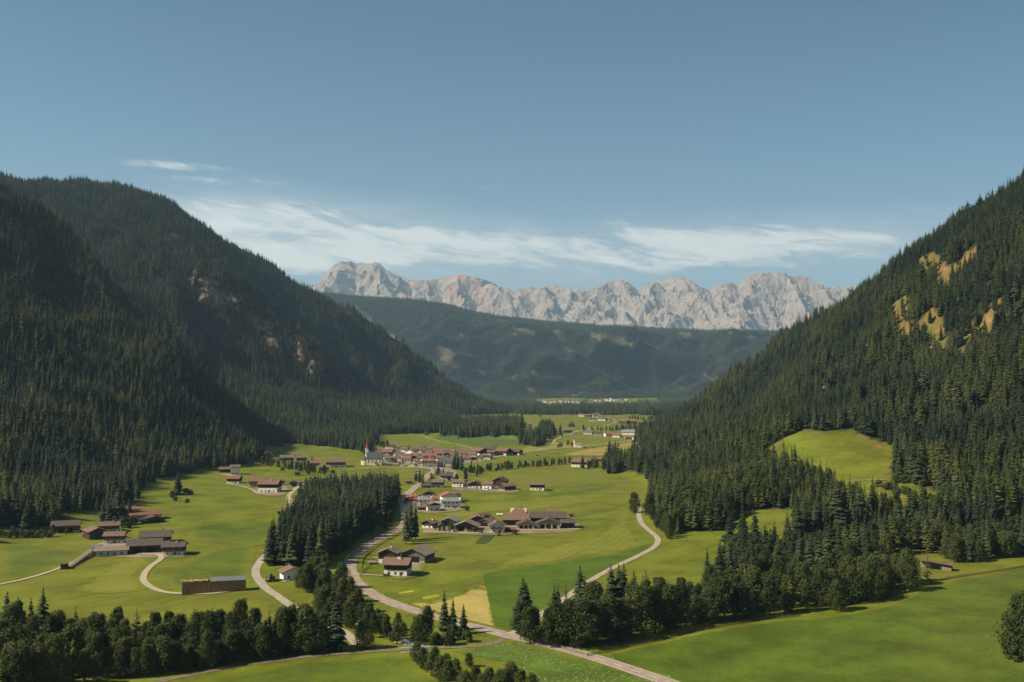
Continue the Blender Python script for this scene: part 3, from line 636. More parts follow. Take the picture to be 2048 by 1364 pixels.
# ------------------------------------------------------------------ mesh collecting
class MB:
    def __init__(self): self.v = []; self.f = []; self.m = []
    def add(self, v, f, m=0):
        b = len(self.v); self.v += [tuple(p) for p in v]; self.f += [tuple(i + b for i in q) for q in f]; self.m += [m] * len(f); return self
    def box(self, x0, x1, y0, y1, z0, z1, m=0):
        return self.add([(x0, y0, z0), (x1, y0, z0), (x1, y1, z0), (x0, y1, z0), (x0, y0, z1), (x1, y0, z1), (x1, y1, z1), (x0, y1, z1)],
                        [(3, 2, 1, 0), (4, 5, 6, 7), (0, 1, 5, 4), (1, 2, 6, 5), (2, 3, 7, 6), (3, 0, 4, 7)], m)
    def tube(self, p, r, n=6, m=0, cap=True):
        p = [Vector(q) for q in p]; rings = []
        for i, q in enumerate(p):
            d = (p[min(i + 1, len(p) - 1)] - p[max(i - 1, 0)]).normalized(); a = d.orthogonal().normalized(); b = d.cross(a)
            if i and (a.dot(pa) < 0 or True): a = (pa - d * pa.dot(d)).normalized(); b = d.cross(a)
            pa = a; rr = r[i] if isinstance(r, (list, tuple)) else r
            rings.append([q + (a * math.cos(k * 2 * math.pi / n) + b * math.sin(k * 2 * math.pi / n)) * rr for k in range(n)])
        v = [x for g in rings for x in g]; f = []
        for i in range(len(p) - 1):
            for k in range(n): f.append((i * n + k, i * n + (k + 1) % n, (i + 1) * n + (k + 1) % n, (i + 1) * n + k))
        if cap: f += [tuple(range(n - 1, -1, -1)), tuple((len(p) - 1) * n + k for k in range(n))]
        return self.add(v, f, m)
    def lathe(self, prof, n=10, m=0, cx=0, cy=0):
        v = []; f = []
        for r, z in prof: v += [(cx + r * math.cos(k * 2 * math.pi / n), cy + r * math.sin(k * 2 * math.pi / n), z) for k in range(n)]
        for i in range(len(prof) - 1):
            for k in range(n): f.append((i * n + k, i * n + (k + 1) % n, (i + 1) * n + (k + 1) % n, (i + 1) * n + k))
        f += [tuple(range(n - 1, -1, -1)), tuple((len(prof) - 1) * n + k for k in range(n))]
        return self.add(v, f, m)
    def gable(self, x0, x1, y0, y1, z0, ze, zr, m=0):         # house-shaped prism, ridge along y
        xm = (x0 + x1) / 2
        return self.add([(x0, y0, z0), (x1, y0, z0), (x1, y0, ze), (xm, y0, zr), (x0, y0, ze), (x0, y1, z0), (x1, y1, z0), (x1, y1, ze), (xm, y1, zr), (x0, y1, ze)],
                        [(0, 1, 2, 3, 4), (9, 8, 7, 6, 5), (1, 6, 7, 2), (0, 4, 9, 5), (2, 7, 8, 3), (3, 8, 9, 4), (5, 6, 1, 0)], m)
    def roof(self, x0, x1, y0, y1, ze, zr, oh, og, th, m=0, hip=0.0):   # two slabs meeting at the ridge
        xm = (x0 + x1) / 2; sl = (zr - ze) / ((x1 - x0) / 2); e = ze - sl * oh; a, b = y0 - og, y1 + og
        h = hip
        top = [(x0 - oh, a, e + th), (xm, a + h, zr + th), (x1 + oh, a, e + th), (x0 - oh, b, e + th), (xm, b - h, zr + th), (x1 + oh, b, e + th)]
        bot = [(p[0], p[1], p[2] - th) for p in top]
        v = top + bot
        f = [(0, 1, 4, 3), (1, 2, 5, 4), (6, 9, 10, 7), (7, 10, 11, 8), (0, 3, 9, 6), (2, 8, 11, 5)]
        if hip: f += [(0, 2, 1), (3, 4, 5), (6, 7, 8), (9, 11, 10), (0, 6, 8, 2), (3, 5, 11, 9)]
        else: f += [(0, 6, 7, 1), (1, 7, 8, 2), (3, 4, 10, 9), (4, 5, 11, 10)]
        return self.add(v, f, m)
    def obj(self, name, mats, parent=None, smooth=False, label=None):
        o = link_mesh(name, self.v, self.f, mats, parent, self.m, smooth)
        if label: o['label'] = label
        return o
def empty(name, loc, yaw=0.0, label=None, cat=None, group=None):
    o = bpy.data.objects.new(name, None); COL.objects.link(o); o.location = loc; o.rotation_euler = (0, 0, yaw); o.empty_display_size = 1
    return tag(o, label, cat, group)
HOUSES = []
FOOT = []                                                # footprints kept free of trees
def window(t, side, u, z, w, h, half):
    """side f/b: gable faces at y=-half/+half, r/l: eave faces at x=+half/-half"""
    mb = MB(); e = .05
    def bx(a0, a1, z0, z1, d0, d1, m):
        if side == 'f': mb.box(a0, a1, -half - d1, -half - d0, z0, z1, m)
        elif side == 'b': mb.box(a0, a1, half + d0, half + d1, z0, z1, m)
        elif side == 'r': mb.box(half + d0, half + d1, a0, a1, z0, z1, m)
        else: mb.box(-half - d1, -half - d0, a0, a1, z0, z1, m)
    bx(u - w / 2, u + w / 2, z, z + h, -.05, .03, 0)
    f = .12
    bx(u - w / 2 - f, u - w / 2 - .002, z - f, z + h + f, -.05, .06, 1); bx(u + w / 2 + .002, u + w / 2 + f, z - f, z + h + f, -.05, .06, 1)
    bx(u - w / 2, u + w / 2, z - f, z - .002, -.05, .06, 1); bx(u - w / 2, u + w / 2, z + h + .002, z + h + f, -.05, .06, 1)
    mb.obj('window', ['glass', 'frame'], t)
def house(px, py, wpx, face, label, lower='white_plaster', upper='dark_timber', roof='brown_tiles', yaw=0, h1=None, he=None, ratio=1.1, pitch=22, oh=1.1, hip=0, chim=1, win=2, balc=False, door=True,
          name='house', cat='house', hpx=None, dorm=0, Y=None, dz=0, group=None, openf=0):
    """px,py: foot of the wall facing the camera; wpx: its width in photograph pixels; face g = gable, e = eave towards the camera"""
    g = G(px, py) if Y is None else at(px, py, Y)
    k = g[1] / FPX; vis = wpx * k
    if face == 'g': w = vis; d = vis * ratio
    else: d = vis; w = vis * ratio
    back = (d if face == 'g' else w) / 2
    az = math.atan2(g[0], g[1]); rot = -az + R(yaw) + (R(-90) if face == 'e' else 0)
    c = np.array([g[0] + math.sin(az) * back, g[1] + math.cos(az) * back])
    gh = gz(*c) if Y is None else g[2]
    zb = min(float(gh), float(g[2])) + dz
    he = he if he else (hpx * k if hpx else max(4.2, min(6.6, .42 * min(w, d) + 1.0)))
    zr = he + math.tan(R(pitch)) * w / 2
    t = empty(name, (c[0], c[1], zb), rot, label, cat, group)
    FOOT.append((c[0], c[1], .5 * math.hypot(w, d) * .85 + 1.5))
    far = wpx < 15
    h1 = he * (.45 if upper else 1.0) if h1 is None else h1
    hw, hd = w / 2, d / 2
    if upper and h1 > 0.3:
        MB().box(-hw, hw, -hd, hd, -2.5, h1).obj('wall', lower, t)
        MB().gable(-hw - .08, hw + .08, -hd - .08, hd + .08, h1 + .002, he, zr).obj('upper_wall', upper, t)
    else:
        MB().gable(-hw, hw, -hd, hd, -2.5, he, zr).obj('wall', upper if upper and h1 <= .3 else lower, t)
    rf = MB().roof(-hw - .08, hw + .08, -hd - .08, hd + .08, he + .02, zr + .02, oh, oh * .9, .28, hip=hip * d).obj('roof', roof, t)
    rnd = random.Random(int(px * 31 + py))
    for q in range(chim):
        cy = (rnd.uniform(-.3, .3)) * d; cx = rnd.choice((-1, 1)) * w * rnd.uniform(.05, .16); zz = zr - abs(cx) * math.tan(R(pitch))
        mb = MB(); mb.box(cx - .45, cx + .45, cy - .4, cy + .4, zz - .4, zz + 1.5); mb.box(cx - .58, cx + .58, cy - .53, cy + .53, zz + 1.502, zz + 1.68, 1)
        mb.obj('chimney', ['white_plaster', 'dark_tiles'], rf)
    for q in range(dorm):
        y_ = (q - (dorm - 1) / 2) * d / (dorm + .6); sgn = 1 if face == 'e' else -1
        xx = sgn * w * .27; zz = zr - abs(xx) * math.tan(R(pitch)); mb = MB()
        x0, x1 = sorted((xx - sgn * 1.6, xx + sgn * 1.1)); mb.box(x0, x1, y_ - .8, y_ + .8, zz - .6, zz + 1.1, 0); mb.box(x0 - .15, x1 + .15, y_ - 1, y_ + 1, zz + 1.103, zz + 1.3, 1)
        mb.obj('dormer', ['white_plaster', roof], rf)
    if far: return t
    def row(side, half, length, n, z, hh=1.25, ww=1.0):
        for q in range(n):
            u = (q - (n - 1) / 2) * length / max(n, 1)
            window(t, side, u, z, ww, hh, half)
    if win:
        front = 'f' if face == 'g' else 'r'; half = hd if face == 'g' else hw; length = (w if face == 'g' else d) * .86
        n = max(2, min(6, int(length / 3.2)))
        ex = 0 if h1 >= he else .08
        row(front, half, length, n, .9, min(1.3, h1 - 1.3) if h1 > 2.4 else .8)
        if win > 1 and he > 4.6: row(front, half + ex, length, n, he - 2.0)
        if win > 2: row(front, half + ex, length * .5, 2, he + .3)
        side, hs_, ls = ('r' if g[0] < 0 else 'l', hw, d) if face == 'g' else ('b' if True else 'f', hd, w)
        if face == 'e': side = 'b' if yaw < 0 or (yaw == 0 and g[0] < 0) else 'f'
        row(side, hs_, ls * .7, 2, .9, min(1.3, h1 - 1.3) if h1 > 2.4 else .8)
    if openf:                                             # dark barn doorways
        half = hd if face == 'g' else hw; length = (w if face == 'g' else d)
        for q in range(openf):
            u = (q - (openf - 1) / 2) * length * .8 / openf; ww = length * .55 / openf; hh = min(3.4, he - .6); mb = MB()
            if face == 'g': mb.box(u - ww / 2, u + ww / 2, -half - .12, -half + .2, 0, hh)
            else: mb.box(half - .2, half + .12, u - ww / 2, u + ww / 2, 0, hh)
            mb.obj('barn_door', 'dark_opening', t)
    elif door:
        mb = MB(); u = rnd.uniform(-.1, .1) * (w if face == 'g' else d) + 1.6
        if face == 'g': mb.box(u - .55, u + .55, -hd - .09, -hd + .1, -.2, 2.1)
        else: mb.box(hw - .1, hw + .09, u - .55, u + .55, -.2, 2.1)
        mb.obj('door', 'brown_timber', t)
    if balc:
        zbal = h1 + .05; mb = MB(); bt = 'brown_timber'
        if face == 'g': mb.box(-hw * .9, hw * .9, -hd - 1.3, -hd - .1, zbal, zbal + .16); mb.box(-hw * .9, hw * .9, -hd - 1.36, -hd - 1.26, zbal + .2, zbal + 1.1)
        else: mb.box(hw + .1, hw + 1.3, -hd * .9, hd * .9, zbal, zbal + .16); mb.box(hw + 1.26, hw + 1.36, -hd * .9, hd * .9, zbal + .2, zbal + 1.1)
        mb.obj('balcony', bt, t)
    HOUSES.append(t); return t
H = house
def barn(*a, **k):
    k.setdefault('name', 'barn'); k.setdefault('cat', 'barn'); k.setdefault('chim', 0); k.setdefault('win', 0); k.setdefault('openf', 1); k.setdefault('lower', 'stone'); return house(*a, **k)
# --- three farm buildings inside the road bend
H(779, 1128, 36, 'g', 'house with patched grey shingle roof behind the white farmhouse in the road bend', roof='shingles', ratio=1.0, yaw=-14, hpx=22, pitch=24, win=1)
barn(836, 1125, 50, 'g', 'weathered wooden barn with a long shingle roof beside the shingled house in the road bend', lower='stone', upper='grey_timber', roof='shingles', h1=1.2, yaw=-24, hpx=17, ratio=1.0, pitch=23, oh=1.6)
t = H(796, 1152, 46, 'e', 'white farmhouse with dark timber upper floor nearest the road bend', roof='brown_tiles', ratio=.95, yaw=-14, hpx=24, h1=3.2, pitch=21, win=1, chim=2, oh=1.4)
H(582, 1160, 38, 'g', 'low white house with brown roof standing alone beside the pale lane', upper=None, roof='brown_tiles', yaw=14, ratio=.8, hpx=16, pitch=23, win=1, chim=0)
barn(564, 1030, 18, 'e', 'tiny white and dark hay hut alone at the edge of the spruce stand', lower='white_plaster', roof='brown_tiles', ratio=.7, hpx=8, pitch=20, openf=2)
# --- western farm hamlet
barn(132, 1066, 50, 'e', 'dark barn with brown roof nearest the western forest edge', upper='brown_timber', roof='dark_tiles', ratio=.7, hpx=15, h1=1.5, yaw=-4)
H(291, 1040, 58, 'e', 'long stable with faded red roof below the western forest', lower='grey_plaster', upper=None, roof='red_brown_tiles', ratio=.55, hpx=11, win=0, chim=0, yaw=3, openf=0, door=False, name='stable', cat='stable')
H(266, 1026, 28, 'e', 'small red roofed annex behind the long stable', lower='rose_plaster', upper=None, roof='red_brown_tiles', ratio=.6, hpx=8, win=1)
barn(306, 1046, 40, 'g', 'low dark lean-to barn in front of the long stable', upper='dark_timber', roof='dark_tiles', ratio=.5, hpx=6, h1=0, yaw=22, pitch=20)
H(217, 1066, 38, 'e', 'brown farmhouse at the back of the western hamlet', roof='brown_tiles', ratio=.7, hpx=15, chim=3, win=1, upper='brown_timber')
barn(190, 1079, 32, 'g', 'tall dark timber barn with plain gable in the western hamlet', upper='dark_timber', roof='brown_tiles', h1=0, hpx=16, ratio=1.2, yaw=16, openf=0)
barn(178, 1074, 22, 'e', 'small shed with reddish tin roof beside the tall dark gable barn', upper='dark_timber', roof='red_brown_tiles', ratio=.6, hpx=6, h1=0, openf=0, name='shed', cat='shed')
H(230, 1087, 36, 'e', 'white and timber farmhouse with small gable in the middle of the western hamlet', roof='brown_tiles', upper='brown_timber', ratio=.75, hpx=16, yaw=-12, win=1, chim=1, balc=True)
barn(224, 1112, 58, 'e', 'long low stable with grey shingle roof at the end of the gravel drive', lower='grey_plaster', upper='dark_timber', roof='shingles', ratio=.45, hpx=12, h1=3.2, yaw=-5, openf=0, win=1)
barn(290, 1106, 62, 'e', 'large barn with wide charcoal roof in the western hamlet', upper='dark_timber', roof='dark_tiles', ratio=.7, hpx=16, h1=0, yaw=-3, chim=2, openf=2)
H(312, 1088, 56, 'e', 'dark roofed farmhouse behind the charcoal roofed barn', roof='dark_tiles', upper='dark_timber', ratio=.8, hpx=15, win=1, yaw=-5, chim=1)
H(349, 1111, 40, 'e', 'white and dark timber house with charcoal roof at the eastern end of the western hamlet', roof='dark_tiles', ratio=.8, hpx=18, yaw=-10, win=2, balc=True)
# --- upper western farms
H(470, 949, 17, 'e', 'tall white house at the forest edge above the western meadow', upper=None, roof='grey_tiles', ratio=.9, hpx=16, pitch=18, win=2, chim=0)
barn(451, 945, 22, 'e', 'brown shed joined to the tall white house at the forest edge', roof='red_brown_tiles', ratio=.7, hpx=7, h1=0)
H(469, 967, 24, 'e', 'house with red brown roof and two skylights above the western meadow', roof='red_brown_tiles', ratio=.9, hpx=10, yaw=-18, win=1)
H(515, 974, 30, 'e', 'orange plastered house with red roof among the upper western farms', lower='ochre_plaster', upper='fresh_timber', roof='red_brown_tiles', ratio=.8, hpx=12, yaw=-10, win=1, balc=True)
H(540, 985, 38, 'e', 'large farmhouse with long brown roof over a white ground floor', roof='brown_tiles', ratio=.9, hpx=17, yaw=-16, h1=4.4, win=1, chim=1)
H(561, 970, 16, 'e', 'small farmhouse with red and white roof just behind the large farmhouse', roof='red_brown_tiles', ratio=.9, hpx=9)
barn(592, 973, 20, 'g', 'grey timber barn with pale gable close to the spruce stand', upper='grey_timber', roof='shingles', ratio=1, hpx=8, yaw=-20)
barn(595, 952, 10, 'e', 'tiny dark hut in the fenced meadow above the farmhouses', roof='dark_tiles', ratio=.8, name='hut', cat='hut')
H(536, 918, 19, 'g', 'orange roofed house at the end of the row below the upper meadow', lower='ochre_plaster', upper='fresh_timber', roof='orange_tiles', hpx=8, pitch=34, win=1)
H(574, 926, 26, 'e', 'wide brown roofed farmhouse behind the bushes of the upper row', roof='grey_tiles', ratio=.8, hpx=11, upper='brown_timber')
H(603, 927, 20, 'e', 'grey roofed house between two farmhouses of the upper row', roof='grey_tiles', ratio=.9, hpx=12, upper='grey_timber')
H(628, 934, 22, 'e', 'red brown roofed house with white base in the upper row', roof='red_brown_tiles', ratio=.9, hpx=8, chim=2)
H(672, 935, 38, 'e', 'wide timber farmhouse with brown roof west of the church', roof='brown_tiles', upper='brown_timber', ratio=.8, hpx=11, chim=2)
H(648, 944, 19, 'e', 'small timber house with white base in front of the wide farmhouse west of the church', roof='brown_tiles', upper='brown_timber', ratio=.9, hpx=10)
H(594, 916, 12, 'e', 'tiny grey house at the wood edge of the upper meadow', roof='grey_tiles')
# --- village around the church
V = [  # x, y, width, face, roof, lower, upper, label, extra
 (781, 902, 17, 'g', 'brown_tiles', 'cream_plaster', None, 'yellow house standing highest in the village at the edge of the meadow', dict(hpx=10, yaw=-20, balc=True)),
 (746, 886, 8, 'e', 'grey_tiles', 'grey_plaster', None, 'small grey house alone beside the trees above the church', dict()),
 (762, 905, 12, 'e', 'brown_tiles', 'cream_plaster', None, 'low brown roofed house directly above the church tower', dict(hpx=6)),
 (776, 912, 21, 'e', 'brown_tiles', 'cream_plaster', 'dark_timber', 'brown roofed house between the church and the yellow house', dict(hpx=8, yaw=-18)),
 (793, 908, 10, 'g', 'dark_tiles', 'white_plaster', None, 'small white gabled house right of the brown roof behind the church', dict(hpx=7, yaw=10)),
 (787, 924.5, 9, 'e', 'red_brown_tiles', 'cream_plaster', None, 'narrow red brown house beside the church nave', dict(hpx=7)),
 (776, 925, 12, 'e', 'grey_tiles', 'cream_plaster', None, 'cream vestry house attached to the east of the church', dict(hpx=9)),
 (812, 924, 21, 'e', 'red_brown_tiles', 'white_plaster', None, 'big inn with a steep red brown roof and a row of dormers', dict(hpx=8, ratio=.9, pitch=38, dorm=4, yaw=-8)),
 (800, 918, 12, 'e', 'brown_tiles', 'white_plaster', None, 'white house tucked behind the big inn with dormers', dict(hpx=6)),
 (827, 923, 13, 'g', 'brown_tiles', 'grey_plaster', 'brown_timber', 'grey gabled house right next to the big inn with dormers', dict(hpx=9)),
 (829, 907, 9, 'g', 'brown_tiles', 'white_plaster', None, 'bright white narrow gable in the upper row of the village', dict(hpx=8)),
 (812, 902, 17, 'e', 'dark_tiles', 'grey_plaster', 'brown_timber', 'dark roofed house at the top of the village by the meadow', dict(hpx=6, ratio=.9)),
 (838, 905, 15, 'e', 'brown_tiles', 'cream_plaster', 'brown_timber', 'brown roofed house right of the bright white gable', dict(hpx=7)),
 (820, 908, 12, 'g', 'red_brown_tiles', 'rose_plaster', None, 'rose coloured house left of the bright white gable', dict(hpx=7)),
 (853, 908, 13, 'g', 'dark_tiles', 'white_plaster', None, 'white house with dark roof in the middle of the upper village', dict(hpx=7)),
 (848, 900, 12, 'e', 'dark_tiles', 'grey_plaster', None, 'dark roof at the top edge of the village above the white house', dict(hpx=5)),
 (860, 902, 14, 'e', 'grey_tiles', 'grey_plaster', None, 'grey roof at the top edge of the village near the red roofs', dict(hpx=5)),
 (859, 919, 27, 'e', 'red_tiles', 'rose_plaster', None, 'house with the brightest red roof behind the balconied hotel', dict(hpx=8, ratio=.8, chim=2)),
 (838, 922, 13, 'e', 'grey_tiles', 'grey_plaster', 'grey_timber', 'grey house between the inn and the red roofs', dict(hpx=6)),
 (858, 935, 33, 'e', 'red_tiles', 'white_plaster', None, 'large white hotel with red roof and balconies facing the valley road', dict(hpx=11, ratio=.8, hip=.18, balc=True, win=2, pitch=18)),
 (874, 905, 14, 'e', 'red_tiles', 'cream_plaster', None, 'red roofed house in the back row near the meadow path', dict(hpx=5)),
 (890, 906, 11, 'g', 'orange_tiles', 'cream_plaster', None, 'small orange roofed gable in the back row', dict(hpx=5)),
 (906, 908, 14, 'g', 'orange_tiles', 'white_plaster', None, 'orange roofed house at the end of the back row', dict(hpx=5)),
 (877, 913, 15, 'e', 'brown_tiles', 'grey_plaster', 'brown_timber', 'brown roofed house under the red roof of the back row', dict(hpx=6)),
 (893, 914, 14, 'g', 'brown_tiles', 'grey_plaster', 'brown_timber', 'brown gabled house in the crowded middle of the village', dict(hpx=6)),
 (908, 915, 15, 'e', 'brown_tiles', 'cream_plaster', 'brown_timber', 'brown house below the orange roofs of the back row', dict(hpx=6)),
 (922, 913, 18, 'e', 'red_brown_tiles', 'white_plaster', None, 'long red brown roof left of the big valley barns', dict(hpx=6)),
 (940, 913, 16, 'e', 'red_brown_tiles', 'grey_plaster', 'dark_timber', 'red brown house touching the big valley barns', dict(hpx=6)),
 (880, 921, 15, 'e', 'grey_tiles', 'grey_plaster', None, 'grey roofed house right of the brightest red roof', dict(hpx=6)),
 (895, 921, 14, 'g', 'brown_tiles', 'white_plaster', 'brown_timber', 'brown gable over a white base behind the road bend trees', dict(hpx=6)),
 (899, 928, 18, 'e', 'grey_tiles', 'white_plaster', None, 'white house with grey roof beside the tall village spruces', dict(hpx=9, ratio=.8)),
 (883, 928, 14, 'g', 'dark_tiles', 'white_plaster', None, 'white gabled house right of the balconied hotel', dict(hpx=8)),
 (877, 933, 9, 'g', 'brown_tiles', 'white_plaster', None, 'narrow white house at the corner of the balconied hotel', dict(hpx=6)),
 (911, 921, 14, 'e', 'brown_tiles', 'white_plaster', None, 'white house with a brown roof just above the tall village spruces', dict(hpx=7)),
 (921, 919, 9, 'g', 'grey_tiles', 'white_plaster', None, 'small white cube of a house right of the tall village spruces', dict(hpx=5)),
 (933, 921, 18, 'e', 'red_brown_tiles', 'white_plaster', None, 'long red roofed house at the start of the road side row', dict(hpx=6)),
 (946, 922, 11, 'g', 'brown_tiles', 'grey_plaster', 'dark_timber', 'dark house between the red roofs of the road side row', dict(hpx=6)),
 (955, 921, 11, 'g', 'red_tiles', 'white_plaster', None, 'white house with steep red gable in the road side row', dict(hpx=6, pitch=34)),
 (964, 921, 10, 'g', 'orange_tiles', 'white_plaster', None, 'white house with orange gable in the road side row', dict(hpx=7, pitch=34)),
 (975, 919, 17, 'e', 'orange_tiles', 'white_plaster', None, 'last and largest orange roofed house of the road side row', dict(hpx=7, balc=True, yaw=-20)),
 (865, 897, 10, 'e', 'grey_tiles', 'cream_plaster', None, 'tiny roof highest in the back of the village under the field path', dict(hpx=4)),
 (798, 899, 8, 'e', 'dark_tiles', 'grey_plaster', None, 'dark shed roof right of the yellow house', dict(hpx=4)),
]
for x, y, w, fc, rf, lo, up, lb, ex in V:
    H(x, y, w, fc, lb, roof=rf, lower=lo, upper=up, **{'win': 1, 'chim': 1, **ex})
for x, y, w, fc, rf, lo, lb, ex in [
    (960, 910, 26, 'g', 'brown_tiles', 'white_plaster', 'huge barn with wide brown roof at the end of the village', dict(hpx=8, ratio=1.1, yaw=38)),
    (978, 905, 27, 'e', 'dark_tiles', 'stone', 'dark barn behind the huge barn of the village', dict(hpx=7, ratio=.8, yaw=-16)),
    (983, 911, 14, 'e', 'grey_tiles', 'stone', 'smaller grey barn between the two large village barns', dict(hpx=7, yaw=-12)),
    (1006, 911, 26, 'e', 'brown_tiles', 'cream_plaster', 'long barn with brown roof and black gable beside the valley road', dict(hpx=9, ratio=1.0, yaw=-26)),
    (1034, 910, 17, 'e', 'dark_tiles', 'white_plaster', 'last barn of the village with a white base by the yellow field', dict(hpx=7, ratio=1.0, yaw=-24))]:
    barn(x, y, w, fc, lb, roof=rf, lower=lo, upper='dark_timber', **ex)
# --- houses south of the valley road
H(893, 958, 23, 'e', 'house with a steep black roof hidden among trees below the village', roof='dark_tiles', ratio=.8, hpx=7, pitch=32, upper='dark_timber', win=1)
H(876, 975, 22, 'e', 'grey roofed house with white garden wall below the black roofed house', roof='grey_tiles', ratio=.9, hpx=11, yaw=-10, balc=True)
barn(852, 975, 17, 'e', 'low dark garage next to the grey roofed house', roof='dark_tiles', ratio=.7, hpx=4, h1=0, name='garage', cat='garage')
barn(818, 968, 12, 'e', 'brown shed behind the spruces at the village entrance', roof='brown_tiles', ratio=.8, hpx=6, name='shed', cat='shed')
H(919, 974, 23, 'e', 'white two storey farmhouse with pale brown roof first in the middle row', upper=None, roof='brown_tiles', ratio=.9, hpx=10, yaw=-22, chim=2, win=2)
H(950, 977, 24, 'g', 'dark gabled timber house with white base second in the middle row', roof='dark_tiles', upper='dark_timber', hpx=9, h1=2.4, yaw=-8, win=1)
H(977, 978, 20, 'e', 'white farmhouse with brown roof third in the middle row', upper='brown_timber', roof='brown_tiles', ratio=.9, hpx=10, yaw=-24, h1=4.2, win=1)
barn(1001, 972, 25, 'g', 'tall barn with blackish roof behind the middle row', roof='dark_tiles', upper='dark_timber', hpx=10, h1=0, ratio=1.1, yaw=-16, openf=0, pitch=27)
barn(1014, 981, 26, 'e', 'long brown barn at the end of the middle row', roof='brown_tiles', upper='dark_timber', hpx=9, ratio=.9, yaw=34, h1=1, openf=0, win=1)
barn(1075, 981, 28, 'e', 'lone field barn with brown roof and white base in the meadow', lower='white_plaster', upper='dark_timber', roof='brown_tiles', hpx=12, ratio=.6, h1=2.6, yaw=-6, win=1, openf=0)
# --- cluster by the spruce trio
H(824, 1004, 24, 'e', 'red roofed house at the back corner of the cluster behind the three tall spruces', roof='red_tiles', lower='rose_plaster', upper=None, hpx=7, yaw=-20, chim=2)
H(857, 994, 24, 'g', 'dark gabled house highest in the cluster behind the three tall spruces', roof='dark_tiles', upper='dark_timber', hpx=6, h1=2)
H(868, 1002, 16, 'e', 'low orange roof between the dark gable and the grey houses', roof='orange_tiles', upper=None, hpx=6)
H(850, 1013, 27, 'e', 'pale house with blue grey roof left in the cluster', roof='metal_sheet', upper=None, lower='white_plaster', hpx=14, ratio=.8, win=2, hip=.2)
H(865, 1022, 25, 'g', 'white house with dark wooden gable in front of the grey roofed cluster', roof='brown_tiles', upper='green_timber', lower='pale_green_plaster', hpx=11, h1=5.2, win=2, yaw=12)
barn(843, 1020, 14, 'e', 'low brown shed leaning on the white house with dark gable', roof='brown_tiles', hpx=6, ratio=.6, h1=0, name='shed', cat='shed')
H(897, 1007, 30, 'g', 'large house with broken red roof behind the white apartment house', roof='orange_tiles', upper=None, hpx=15, chim=3, win=2, yaw=8)
H(912, 1003, 18, 'g', 'red brown roofed annex behind the white apartment house', roof='red_brown_tiles', upper=None, hpx=13, chim=2, win=1)
H(902, 1017, 38, 'e', 'white apartment house with blue grey roof and many windows', roof='metal_sheet', upper=None, hpx=15, ratio=.7, win=2, chim=2, hip=.22, pitch=20)
# --- timber barns hamlet
H(860, 1056, 23, 'g', 'small white and black house with brown roof first in the timber hamlet', roof='brown_tiles', hpx=10, yaw=-30, ratio=1.0, chim=1, win=1)
barn(901, 1053, 30, 'g', 'barn with pale metal roof in the timber hamlet', roof='metal_sheet', upper='grey_timber', hpx=11, h1=1.0, ratio=1.1, yaw=-14, oh=1.4)
barn(934, 1062, 40, 'g', 'broad weathered farmhouse barn with grey roof in the middle of the timber hamlet', roof='shingles', upper='brown_timber', hpx=11, ratio=.8, h1=1.4, yaw=-10, oh=1.6, openf=2)
barn(955, 1049, 30, 'g', 'dark gabled barn with chimneys behind the broad farmhouse barn', roof='brown_tiles', upper='dark_timber', hpx=11, h1=0, chim=2, openf=0)
barn(974, 1053, 27, 'g', 'low barn with brown roof left of the white guesthouse', roof='brown_tiles', upper='grey_timber', hpx=9, h1=0, yaw=-24)
barn(971, 1037, 15, 'e', 'dark roof peeping out behind the round tree of the timber hamlet', roof='dark_tiles', upper='dark_timber', hpx=6, h1=0, yaw=14, openf=0)
H(994, 1066, 29, 'g', 'white guesthouse with red brown roof and timber balcony in front of the barns', roof='red_brown_tiles', lower='white_plaster', upper='white_plaster', hpx=15, h1=2.8, balc=True, win=2, ratio=.95, chim=2, pitch=24)
barn(1021, 1063, 18, 'e', 'low shed with rusty red roof right of the white guesthouse', roof='red_brown_tiles', hpx=5, ratio=.6, h1=0, name='shed', cat='shed')
barn(1033, 1051, 47, 'e', 'long barn with reddish brown roof above the guesthouse', roof='brown_tiles', upper='dark_timber', hpx=12, ratio=.8, h1=0, yaw=-3, openf=0)
H(1037, 1036, 32, 'e', 'farmhouse with pyramid shaped brown roof behind the reddish barn', roof='brown_tiles', upper=None, lower='rose_plaster', hpx=9, hip=.4, chim=3, win=0, pitch=26)
barn(1096, 1044, 68, 'e', 'largest barn of all with long grey brown roof', roof='dark_tiles', upper='dark_timber', hpx=9, ratio=.62, h1=0, yaw=-2, openf=0)
barn(1052, 1058, 33, 'g', 'new barn with light timber gable and three doors', roof='dark_tiles', lower='concrete', upper='fresh_timber', hpx=9, h1=3.3, ratio=.9, openf=3, pitch=21, oh=1.3)
barn(1097, 1058, 46, 'g', 'new large barn with light timber gable and wide dark openings', roof='dark_tiles', lower='concrete', upper='fresh_timber', hpx=11, h1=3.6, ratio=.6, openf=3, pitch=21, oh=1.3)
barn(1136, 1057, 27, 'e', 'open machine shed with black roof at the end of the barns', roof='dark_tiles', lower='dark_timber', upper='dark_timber', hpx=12, ratio=.8, h1=0, openf=2, name='machine_shed', cat='shed')
H(1105, 1030, 20, 'e', 'small brown roof showing above the largest barn', roof='brown_tiles', upper='dark_timber', hpx=5, chim=2, win=0)
